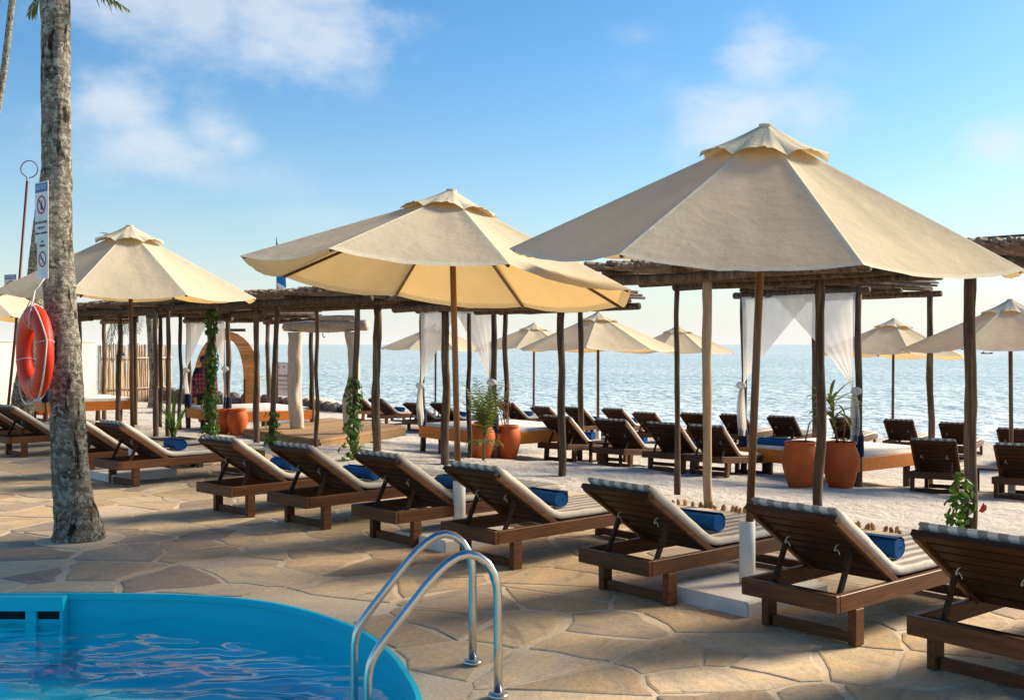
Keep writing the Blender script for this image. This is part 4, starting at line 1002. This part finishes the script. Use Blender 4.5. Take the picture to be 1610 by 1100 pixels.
p1 = palm((-3.67, 9.14, 0), [(0, 0, -.08), (-.0, 0, .10), (-.06, 0, .52), (-.10, 0, 1.33), (-.158, 0, 2.14), (-.18, 0, 2.95), (-.19, 0, 4.56), (-.19, 0, 6.0)], [.24, .19, .150, .136, .128, .120, .115, .105], (-.19, 0, 6.1),
          'thick grey palm trunk with lichen in the foreground, carrying a lifebuoy and notices', 14, 2.2, [(1.57, -.40, .62, .25, (-.16, .12, 4.80)), (-1.57, -.75, .42, .3, (-.2, .12, 4.78)), (1.3, -.2, .55, .5, (-.1, .3, 4.98))], seed=2, els=(.25, 1.3))
MB().lathe([(.10, .0045), (.30, .0045), (.34, .006), (.36, .0015)], 26, Matrix.Translation((.02, 0, 0))).obj('mortar_collar', 'mortar', p1)
palm((-8.59, 18.85, 0), [(0, 0, -.1), (.03, 0, .4), (.16, 0, 1.4), (.25, 0, 2.3), (.35, 0, 3.43), (.55, 0, 4.9), (.7, 0, 6.4), (.75, 0, 8)], [.24, .20, .165, .15, .14, .135, .13, .12], (.75, 0, 8.1), 'leaning palm trunk behind the lifebuoy, with a second notice', 14, 2.6, seed=5, els=(.2, 1.3))
palm((-15.6, 30, terr(-15.6, 30)), [(0, 0, -.1), (.3, 0, 3), (.9, 0, 6), (1.45, 0, 9), (1.72, 0, 11.2), (2.0, 0, 13.5)], [.2, .12, .10, .09, .085, .08], (2.0, 0, 13.6), 'slender bare palm trunk in the upper left corner', 14, 2.6, seed=8, els=(.1, 1.2))
palm((-11.85, 35.6, terr(-11.85, 35.6)), [(0, 0, -.1), (.05, 0, .8), (.0, 0, 1.8), (-.08, 0, 3.0), (-.1, 0, 4.0)], [.16, .13, .12, .12, .10], (-.1, 0, 4.05), 'small palm behind the left pergola, before the stick fence', 18, 2.7, seed=11, els=(-.8, 1.25), leaf=.46)

# ------------------------------------------------------------------ lifebuoy, notices and hook at the palm
def text_obj(body, size, m, parent, mtx, align='CENTER', ext=.0008):
    cu = bpy.data.curves.new('lettering', 'FONT'); cu.body = body; cu.size = size; cu.align_x = align; cu.align_y = 'CENTER'; cu.extrude = ext; cu.materials.append(M[m])
    tmp = bpy.data.objects.new('tmp', cu); me = bpy.data.meshes.new_from_object(tmp); bpy.data.objects.remove(tmp); bpy.data.curves.remove(cu)
    o = bpy.data.objects.new('lettering', me); C.objects.link(o); o.parent = parent; o.matrix_local = mtx; return o
def ring_mesh(r, tr, n=40, k=10, m='sign_red', flat=1.0, name='ring'):
    mb = MB(); rows = []
    for i in range(n + 1):
        a = 2 * math.pi * i / n; rows.append([Vector(((r + tr * math.cos(2 * math.pi * j / k)) * math.cos(a), flat * tr * math.sin(2 * math.pi * j / k), (r + tr * math.cos(2 * math.pi * j / k)) * math.sin(a))) for j in range(k)])
    mb.quadstrip(rows); return mb.mesh(name, m, True)
NA = R(-51)      # faces left and a little towards the viewer: local -y is the face normal
def board(loc, rz, w, h, label, head=None, lines=(), symbol=None, group='notice boards', tilt=0):
    t = empty('notice_board', loc); t.rotation_euler = (0, tilt, rz); tag(t, label, 'sign', group)
    MB().box(-w / 2, w / 2, -.003, .003, 0, h, bev=.001).obj('panel', 'sign', t)
    F_ = lambda x, z: Matrix.Translation((x, -.0045, z)) @ Matrix.Rotation(R(90), 4, 'X')
    if head:
        MB().box(-w / 2 + .012, w / 2 - .012, -.006, -.0032, h * .83, h - .012).obj('header', 'sign_blue', t); text_obj(head, w * .22, 'sign', t, Matrix.Translation((0, -.007, h * .905)) @ Matrix.Rotation(R(90), 4, 'X'))
    if symbol:
        cz, r = symbol[1] * h, symbol[2] * w
        place('prohibition_ring', ring_mesh(r, r * .11, flat=.15), t, (0, -.005, cz))
        MB().bar((-r * .7, -.0056, cz + r * .7), (r * .7, -.0056, cz - r * .7), .002, r * .17, up=(0, 1, 0)).obj('prohibition_bar', 'sign_red', t)
        s = MB()
        if symbol[0] == 'bottle': s.box(-r * .2, r * .2, -.0045, -.0032, cz - r * .55, cz + r * .05); s.box(-r * .08, r * .08, -.0045, -.0032, cz + r * .055, cz + r * .5)
        else: s.bar((-r * .5, -.004, cz + r * .15), (r * .4, -.004, cz - r * .25), .0012, r * .22, up=(0, 1, 0)); s.bar((-r * .55, -.004, cz - r * .55), (r * .55, -.004, cz - r * .55), .0012, r * .1, up=(0, 1, 0))
        s.obj('pictogram', 'ink', t)
    for txt, z, sz in lines: text_obj(txt, sz * w, 'ink', t, F_(0, z * h))
    return t
sz_ = 2.49
board((-3.885, 8.93, 2.49), NA + R(9), .235, .50, 'white notice with blue header and prohibition sign, uppermost on the thick palm', 'NOTICE', [('NO LIFEGUARD', .33, .13), ('ON DUTY', .24, .13), ('SWIM AT OWN RISK', .15, .10)], ('bottle', .62, .30))
board((-3.87, 8.915, 2.185), NA + R(9), .20, .345, 'lower white notice with a crossed out diver on the thick palm', None, [('NO', .90, .13), ('DIVING', .80, .16)], ('diver', .48, .30))
board((-8.62, 18.58, 2.35), NA + R(20), .34, .50, 'small notice with blue header on the leaning palm behind', 'NOTICE', [('NO LIFEGUARD', .30, .13), ('ON DUTY', .2, .13)], ('bottle', .58, .28))
t = empty('lifebuoy', (-3.87, 8.76, 1.585)); tag(t, 'orange lifebuoy hanging on the left side of the thick palm', 'lifebuoy'); t.rotation_euler = (0, R(3), NA)
place('ring', ring_mesh(.292, .092, 56, 18, 'orange', .70), t)
rp = MB(); pts = []
for i in range(49):
    a = 2 * math.pi * i / 48; k = (i % 12) / 12; r = .385 + .03 * math.sin(math.pi * k) ; pts.append((r * math.cos(a + .3), -.01 - .03 * math.sin(math.pi * k), r * math.sin(a + .3) - .03 * math.sin(math.pi * k)))
rp.tube(pts, .006, 6, cap=False); rp.obj('grab_rope', 'rope', t, True)
for a in (.3, .3 + math.pi / 2, .3 + math.pi, .3 + 1.5 * math.pi):
    mb = MB(); pp = []
    for j in range(13):
        b = 2 * math.pi * j / 12; q = .292 + .0965 * math.cos(b); pp.append((q * math.cos(a), .068 * math.sin(b), q * math.sin(a)))
    mb.tube(pp, .0035, 6, cap=False); mb.obj('rope_loop', 'rope', t, True)
hang = MB(); hang.tube([(.05, -.03, .37), (.055, -.02, .5), (.07, .05, .60)], .006, 6); hang.tube([(.06, -.02, .5), (.10, -.07, .30), (.115, -.075, .21)], .006, 6); hang.tube([(.06, .0, .55), (-.12, -.03, .36)], .005, 6); hang.obj('hanging_rope', 'rope', t, True)
t = empty('rescue_hook', (-8.66, 18.45, 0)); tag(t, 'thin dark red pole with an open wire hook on top, left of the palm', 'rescue hook')
MB().tube([(0, 0, .0), (.18, 0, 1.8), (.385, 0, 4.43)], [.024, .023, .021], 10).obj('pole', 'rod', t, True)
hp = [(.385, 0, 4.42), (.375, 0, 4.50)] + [(.42 + .145 * math.cos(a), 0, 4.635 + .145 * math.sin(a)) for a in [R(250 - 20 * k) for k in range(2, 18)]]
MB().tube(hp, .009, 6).obj('wire_hook', 'rod', t, True)

# ------------------------------------------------------------------ far left: wall, stick fence, sea wall, arch, gate, platform, sign, flag, person
t = empty('white_wall', (-14.65, 31, terr(-14.65, 31))); tag(t, 'low white garden wall at the left edge, behind the lifebuoy', 'wall')
wl_ = MB()
for (xa, ya), (xb, yb) in (((-14.9, 22), (-14.52, 37.5)),):
    a, c = Vector((xa, ya, -1)) - t.location, Vector((xb, yb, -1)) - t.location; dd = (c - a).normalized(); nn2 = Vector((-dd.y, dd.x, 0)) * .1
    wl_.v += [a - nn2, a + nn2, c + nn2, c - nn2]; top = 1.72 - t.location.z
    wl_.v += [Vector((p.x, p.y, top)) for p in (a - nn2, a + nn2, c + nn2, c - nn2)]
    wl_.f += [(0, 1, 2, 3), (4, 5, 6, 7), (0, 1, 5, 4), (1, 2, 6, 5), (2, 3, 7, 6), (3, 0, 4, 7)]
wl_.obj('wall', 'wall', t)
cp = MB(); cp.bar((Vector((-14.9, 22, 1.745)) - t.location), (Vector((-14.52, 37.5, 1.745)) - t.location), .28, .05); cp.obj('coping', 'wall', t)
t = empty('stick_fence', (-13.8, 39.2, -.45)); tag(t, 'fence of upright pale sticks behind the left pergola', 'fence')
A_, B_ = Vector((-14.4, 37.75, 0)), Vector((-12.95, 41.1, 0)); FM = [rough_tube((0, 0, -.1), (0, 0, 2.08), .034, .030, 6, 5, .03, nseed()).mesh('stick', 'bamboo', True) for _ in range(6)]
for k in range(62):
    p = A_.lerp(B_, k / 61) - Vector((*t.location.xy, 0)); o = place('stick', FM[k % 6], t, (p.x + rnd.uniform(-.02, .02), p.y, rnd.uniform(-.06, .06)), (rnd.uniform(-.02, .02), rnd.uniform(-.02, .02), rnd.uniform(0, 6)))
for z in (.5, 1.6): MB().tube([A_ - Vector((*t.location.xy, 0)) + Vector((.07, -.03, z)), B_ - Vector((*t.location.xy, 0)) + Vector((.07, -.03, z))], .03, 6).obj('rail', 'bamboo', t, True)
t = empty('outdoor_shower', G(-12.9, 35.4)); tag(t, 'pale shower post with a blue head before the stick fence', 'shower')
rough_tube((0, 0, -.1), (0, 0, 1.75), .075, .07, 8, 5, .01, nseed()).obj('post', 'bamboo', t, True)
MB().tube([(0, -.04, 1.70), (.06, -.10, 1.83), (.2, -.15, 1.82), (.24, -.16, 1.74)], [.03, .03, .03, .05], 8).obj('shower_head', 'sign_blue', t, True)
t = empty('sea_wall', (-7.5, 35.4, -.5)); tag(t, 'low dark stone sea wall along the water at the left', 'wall')
SM = []
for k in range(5):
    bm = bmesh.new(); bmesh.ops.create_icosphere(bm, subdivisions=2, radius=.5)
    for v in bm.verts: v.co *= 1 + .28 * noise.noise(v.co * 1.8 + Vector((k * 9, 0, 0)))
    me = bpy.data.meshes.new('stone'); bm.to_mesh(me); bm.free(); me.materials.append(M['stonewall']); SM.append(me)
for seg, (pa, pb_) in enumerate((((-13.2, 40.4), (-9.4, 36.3)), ((-9.4, 36.3), (-4.9, 34.4)))):
    a, c = Vector((*pa, 0)), Vector((*pb_, 0)); n = int((c - a).length / .30)
    for k in range(n):
        for lay in range(2):
            p = a.lerp(c, (k + .5 * lay + rnd.uniform(-.2, .2)) / n); z = terr(p.x, p.y)
            s = rnd.uniform(.30, .42); zz = z + .10 + lay * .19 * (1 if seg == 0 else 1 - .55 * k / n) - (.0 if seg == 0 else .06 * k / n)
            o = place('stone', SM[rnd.randrange(5)], t, Vector((p.x, p.y + rnd.uniform(-.06, .06), zz)) - t.location, (rnd.uniform(0, 6), rnd.uniform(0, 6), rnd.uniform(0, 6))); o.scale = (s * 1.25, s, s * .8)
# wooden arch built of horizontal planks
t = empty('wooden_arch', (-9.0, 34.2, terr(-9.0, 34.2))); tag(t, 'orange planked wooden arch standing before the sea at the left', 'arch'); t.rotation_euler = (0, 0, R(12))
iw, ow, zs, zi, zo, dp = .50, 1.0, 1.0, 2.26, 2.50, .5
def arch_w(z, hw, z1): return hw * math.sqrt(max(0, 1 - ((z - zs) / (z1 - zs)) ** 2)) if z > zs else hw
zc = 0.0; ph = .135
while zc < zo - .02:
    z1 = min(zc + ph - .004, zo - .01)
    for s in (-1, 1):
        oi0, oi1 = arch_w(zc, ow, zo), arch_w(z1, ow, zo); ii0 = arch_w(zc, iw, zi) if zc < zi else 0; ii1 = arch_w(z1, iw, zi) if z1 < zi else 0
        mb = MB(); P = []
        for y in (-dp / 2, dp / 2):
            P += [Vector((s * max(ii0, .004), y, zc)), Vector((s * oi0, y, zc)), Vector((s * max(oi1, ii1 + .02), y, z1)), Vector((s * max(ii1, .004), y, z1))]
        mb.v = P; mb.f = [(0, 1, 2, 3), (4, 7, 6, 5), (0, 4, 5, 1), (1, 5, 6, 2), (2, 6, 7, 3), (3, 7, 4, 0)]; mb.obj('plank', 'plank', t)
    zc += ph
MB().box(-.55, .55, -dp / 2 - .04, dp / 2 + .04, zo + .004, zo + .09).obj('header_board', 'lounger', t)
for s in (-1, 1): MB().box(s * (iw + .02) - .025, s * (iw + .02) + .025, -dp / 2 - .03, -dp / 2 - .004, 0, zs).obj('jamb', 'lounger', t)
# platform and driftwood gate
t = empty('wooden_platform', (-3.2, 20.6, terr(-3.2, 20.6))); tag(t, 'low wooden platform under the driftwood gate', 'platform')
pc = Vector((-3.29, 18.5, 0)); pr = Vector((-2.15, 21.6, 0)); pl_ = Vector((-5.2, 20.95, 0)); e1 = (pr - pc); e2 = (pl_ - pc); ztp = .02
NB = 16
for k in range(NB):
    a = pc + e2 * (k / NB); c = pc + e2 * ((k + .965) / NB); mb = MB()
    P = [a, a + e1, c + e1, c]; lo = [Vector((p.x, p.y, ztp - .05)) - Vector((t.location.x, t.location.y, t.location.z)) for p in P]; hi = [q + Vector((0, 0, .05 + rnd.uniform(-.004, .004))) for q in lo]
    mb.v = lo + hi; mb.f = [(0, 1, 2, 3), (4, 5, 6, 7), (0, 1, 5, 4), (1, 2, 6, 5), (2, 3, 7, 6), (3, 0, 4, 7)]; mb.obj('plank', 'platform', t)
for p, q in ((pc, pr), (pc, pl_), (pl_, pl_ + e1), (pr, pr + e2)):
    mb = MB(); mb.bar(Vector((p.x, p.y, ztp - .125)) - t.location, Vector((q.x, q.y, ztp - .125)) - t.location, .05, .14); mb.obj('skirt_board', 'platform', t)
t = empty('driftwood_gate', (-3.6, 20.2, ztp)); tag(t, 'pale driftwood gate of two trunk columns and a log lintel', 'gate')
def trunk(p, q, rads, seed, n=24, wob=.05):
    p, q = Vector(p), Vector(q); mb = MB(); rows = []; N = 44
    for i in range(N + 1):
        f = i / N; k = min(len(rads) - 2, int(f * (len(rads) - 1))); w = f * (len(rads) - 1) - k; r = rads[k] * (1 - w) + rads[k + 1] * w; c = p.lerp(q, f) + Vector((noise.noise((seed, f * 2.5, 0)), noise.noise((seed, f * 2.5, 4)), 0)) * wob; row = []
        d = (q - p).normalized(); x = d.cross(Vector((0, 1, 0))).normalized(); y = d.cross(x)
        for j in range(n):
            a = 2 * math.pi * j / n; rr_ = r * (.92 + .22 * noise.noise((math.cos(a) * 1.5 + seed, math.sin(a) * 1.5, f * 4)) + .10 * noise.noise((math.cos(a) * 4 + seed, math.sin(a) * 4, f * 7)) + .05 * noise.noise((math.cos(a) * 9 + seed, math.sin(a) * 9, f * 15))); row.append(c + (x * math.cos(a) + y * math.sin(a)) * rr_)
        rows.append(row)
    o, n = mb.quadstrip(rows); mb.f.append(tuple(o + k for k in range(n))[::-1]); mb.f.append(tuple(o + N * n + k for k in range(n))); return mb
trunk((-.58, .75, 0), (-.62, .75, 1.86), [.145, .15, .14, .14, .15], 3.3).obj('column', 'drift', t, True)
trunk((.62, -.35, 0), (.70, -.35, 1.86), [.11, .13, .17, .13, .11, .10, .12], 8.1, wob=.12).obj('column', 'drift', t, True)
trunk((-.84, .95, 1.97), (.92, -.52, 1.97), [.08, .11, .115, .125, .11, .10], 12.7, wob=.06).obj('lintel', 'drift', t, True)
trunk((-.1, .30, 2.12), (.75, -.40, 2.11), [.05, .06, .06, .05], 15.1, wob=.03).obj('upper_log', 'drift', t, True)
MB().tube([(.03, .2, 1.85), (.03, .2, 1.79), (.05, .2, 1.75), (.07, .2, 1.78)], .01, 6).obj('hook', 'rod', t)
# beach sign
t = empty('beach_sign', G(-7.5, 35.3)); tag(t, 'white beach sign with a round blue emblem on a leaning white post', 'sign'); t.rotation_euler = (0, R(4), 0)
MB().box(.30, .36, -.02, .02, -.2, 1.55, bev=.004).obj('post', 'white_paint', t)
MB().box(-.42, .40, -.045, -.022, .42, 1.52, bev=.004).obj('panel', 'sign', t)
mb = MB(); mb.lathe([(.005, -.004), (.15, -.004), (.15, 0.0), (.005, 0.0)], 28, Matrix.Translation((.24, -.048, 1.34)) @ Matrix.Rotation(R(90), 4, 'X')); mb.obj('emblem', 'sign_blue', t)
mb = MB(); mb.lathe([(.005, -.004), (.10, -.004), (.10, 0.0), (.005, 0.0)], 24, Matrix.Translation((.24, -.0535, 1.34)) @ Matrix.Rotation(R(90), 4, 'X')); mb.obj('emblem_disc', 'sign', t)
mb = MB(); o = 0; mb.v = [Vector((.15, -.0585, 1.33)), Vector((.20, -.0585, 1.40)), Vector((.23, -.0585, 1.36)), Vector((.26, -.0585, 1.41)), Vector((.33, -.0585, 1.33)), Vector((.24, -.0585, 1.31))]; mb.f = [(0, 1, 2, 3, 4, 5)]; mb.obj('emblem_mark', 'ink', t)
for k, (x0, x1, z, h) in enumerate(((-.32, -.18, 1.30, .10), (-.05, .0, 1.33, .10), (-.33, -.2, 1.17, .04), (-.22, .22, 1.05, .08), (-.30, .26, .90, .05), (-.36, .26, .77, .035), (-.28, .2, .64, .035))):
    x = x0
    while x < x1:
        w = min(rnd.uniform(.02, .045), x1 - x); MB().box(x, x + w, -.0495, -.0455, z, z + h * rnd.uniform(.7, 1)).obj('lettering', 'stonewall', t); x += w + .014
# blue feather flag far behind
t = empty('feather_flag', G(-7.25, 33.4)); tag(t, 'tall blue feather flag rising behind the long pergola', 'flag')
zf = -t.location.z
MB().tube([(0, 0, 0), (.0, 0, 2.5 + zf), (-.03, 0, 4.95 + zf)], [.03, .022, .012], 6).obj('pole', 'rod', t)
def sail(z0, z1, w0, w1, m, name):
    mb = MB(); rows = []
    for i in range(7):
        f = i / 6; z = z0 + (z1 - z0) * f; w = w0 + (w1 - w0) * f; rows.append([Vector((.012 - .03 * max(0, (z - 2.5) / 2.2) + w * j / 4, .02 * math.sin(j * 1.4 + z * 3), z + zf - .04 * j * (1 if name == 'banner' else 1))) for j in range(5)])
    mb.quadstrip(rows, close=False); mb.obj(name, m, t, True)
sail(4.90, 4.60, .02, .24, 'flag', 'banner_peak'); sail(4.595, 3.55, .24, .28, 'flag', 'banner'); sail(3.545, 3.42, .27, .26, 'flagwhite', 'white_band'); sail(3.415, 3.28, .26, .25, 'flag', 'banner_foot')

# ------------------------------------------------------------------ person in a red checked shawl, back turned, by the left cabana
def skin_body(name, parent, nodes, edges, m, sub=2, root=0):
    me = bpy.data.meshes.new(name); me.from_pydata([n[0] for n in nodes], edges, []); me.update()
    o = bpy.data.objects.new(name, me); C.objects.link(o); o.parent = parent
    md = o.modifiers.new('skin', 'SKIN'); md.use_smooth_shade = True
    for i, n in enumerate(nodes):
        d = me.skin_vertices[0].data[i]; d.radius = n[1] if isinstance(n[1], tuple) else (n[1], n[1]); d.use_root = (i == root)
    sb = o.modifiers.new('sub', 'SUBSURF'); sb.levels = sub; sb.render_levels = sub
    me.materials.append(M[m]); return o
t = empty('person', G(-7.96, 27.9)); tag(t, 'standing person in dark clothes with a red checked shawl, partly behind the vine', 'person'); t.rotation_euler = (0, 0, R(200))
body = [((0, 0, .90), (.13, .10)), ((0, 0, 1.08), (.125, .095)), ((0, .01, 1.30), (.15, .10)), ((0, .0, 1.42), (.06, .055)), ((0, .025, 1.50), (.05, .05)), ((0, .04, 1.585), (.075, .09)), ((0, .035, 1.66), (.06, .07)),
        ((.17, 0, 1.36), .055), ((.24, .02, 1.10), .042), ((.20, .14, .90), .032), ((.18, .19, .84), (.02, .035)),
        ((-.17, 0, 1.36), .055), ((-.25, 0, 1.10), .042), ((-.26, .06, .86), .032), ((-.26, .08, .79), (.02, .035)),
        ((.09, 0, .82), .085), ((.10, .01, .46), .058), ((.10, -.02, .09), .042), ((.10, .10, .035), (.04, .03)),
        ((-.09, 0, .82), .085), ((-.11, .02, .46), .058), ((-.12, -.02, .09), .042), ((-.12, .10, .035), (.04, .03)),
        ((.195, .20, .79), .009), ((.175, .21, .775), .009), ((.155, .205, .785), .009), ((-.265, .10, .72), .009), ((-.245, .11, .725), .009), ((-.28, .09, .725), .009)]
ed = [(0, 1), (1, 2), (2, 3), (3, 4), (4, 5), (5, 6), (2, 7), (7, 8), (8, 9), (9, 10), (2, 11), (11, 12), (12, 13), (13, 14), (0, 15), (15, 16), (16, 17), (17, 18), (0, 19), (19, 20), (20, 21), (21, 22), (10, 23), (10, 24), (10, 25), (14, 26), (14, 27), (14, 28)]
skin_body('body', t, body, ed, 'skin')
tr_ = [((0, 0, .93), (.145, .115)), ((.09, 0, .80), .10), ((.10, .01, .46), .075), ((.10, -.02, .10), .062), ((-.09, 0, .80), .10), ((-.11, .02, .46), .075), ((-.12, -.02, .10), .062)]
skin_body('trousers', t, tr_, [(0, 1), (1, 2), (2, 3), (0, 4), (4, 5), (5, 6)], 'black_cloth')
sh = [((0, 0, .92), (.15, .115)), ((0, 0, 1.10), (.145, .115)), ((0, .01, 1.30), (.17, .12)), ((0, .0, 1.40), (.10, .09)), ((.18, 0, 1.36), .072), ((.25, .02, 1.10), .062), ((.22, .11, .95), .055), ((-.18, 0, 1.36), .072), ((-.26, 0, 1.10), .062), ((-.27, .05, .92), .055)]
skin_body('jacket', t, sh, [(0, 1), (1, 2), (2, 3), (2, 4), (4, 5), (5, 6), (2, 7), (7, 8), (8, 9)], 'black_cloth')
mb = MB(); rows = []
for i in range(13):
    z = 1.43 - .72 * i / 12; row = []
    for j in range(24):
        a = 2 * math.pi * j / 24; wx = .115 + .20 * sm(i / 4) + .03 * i / 12; wy = .10 + .08 * sm(i / 4) + .02 * i / 12; r = 1 + .06 * math.sin(a * 7) * i / 12
        row.append(Vector((wx * r * math.cos(a) - .02, wy * r * math.sin(a), z - .05 * abs(math.cos(a)) * (i / 12 + .6) + .06 * math.sin(a + .6) * i / 12)))
    rows.append(row)
mb.quadstrip(rows); mb.obj('shawl', 'shawl', t, True)
mb = MB(); bm = bmesh.new(); bmesh.ops.create_icosphere(bm, subdivisions=3, radius=.105)
for v in bm.verts:
    v.co.z *= 1.08
    if v.co.y > .03 and v.co.z < .035: v.co *= .72
me = bpy.data.meshes.new('hair'); bm.to_mesh(me); bm.free(); me.materials.append(M['hair']); place('hair', me, t, (0, .028, 1.625))
for x in (-.03, .03): MB().lathe([(.003, -.01), (.011, -.004), (.012, 0), (.003, .008)], 8, Matrix.Translation((x, .125, 1.59)) @ Matrix.Rotation(R(90), 4, 'X')).obj('eye', 'hair', t)
MB().tube([(0, .12, 1.60), (0, .148, 1.565), (0, .125, 1.56)], [.008, .014, .008], 6).obj('nose', 'skin', t, True)
MB().tube([(-.025, .118, 1.532), (0, .126, 1.53), (.025, .118, 1.532)], [.004, .008, .004], 6).obj('mouth', 'rod', t, True)
for s in (-1, 1): MB().tube([(s * .078, .035, 1.615), (s * .092, .025, 1.60), (s * .08, .035, 1.57)], [.008, .014, .008], 6).obj('ear', 'skin', t, True)

# ------------------------------------------------------------------ side tables by the loungers, far boat
def side_table(x, y, rz, label):
    t = empty('side_table', G(x, y), R(rz)); tag(t, label, 'table', 'small wooden side tables')
    for k in range(4): MB().box(-.22 + k * .112, -.22 + k * .112 + .10, -.21, .21, .36, .385).obj('top_board', 'slat', t)
    for sx in (-.18, .18):
        for sy in (-.17, .17): MB().box(sx - .022, sx + .022, sy - .022, sy + .022, 0, .359).obj('leg', 'slat', t)
side_table(-4.55, 14.55, 45, 'low dark side table behind the blue towel, right of the left parasol pole')
side_table(1.55, 17.9, 45, 'small dark side table between the first two loungers of the middle row')
side_table(6.95, 15.75, 60, 'small dark side table behind the thick grey post at the right')
side_table(8.25, 21.0, 60, 'small dark side table among the loungers by the water at the right')
t = empty('fishing_boat', (134, 305, SEA_Z)); tag(t, 'tiny fishing boat on the horizon at the right edge', 'boat')
mb = MB(); rows = []
for i in range(9):
    f = i / 8; x = -1.6 + 3.2 * f; w = .35 * math.sin(math.pi * (.06 + .88 * f)); z = .28 + .22 * (2 * f - 1) ** 2; rows.append([Vector((x, -w, z)), Vector((x, -w * .6, -.05)), Vector((x, w * .6, -.05)), Vector((x, w, z))])
mb.quadstrip(rows, close=False); mb.obj('hull', 'hull', t)
MB().tube([(-.9, 0, .2), (-.9, 0, .75)], .12, 6).obj('mast', 'hull', t)
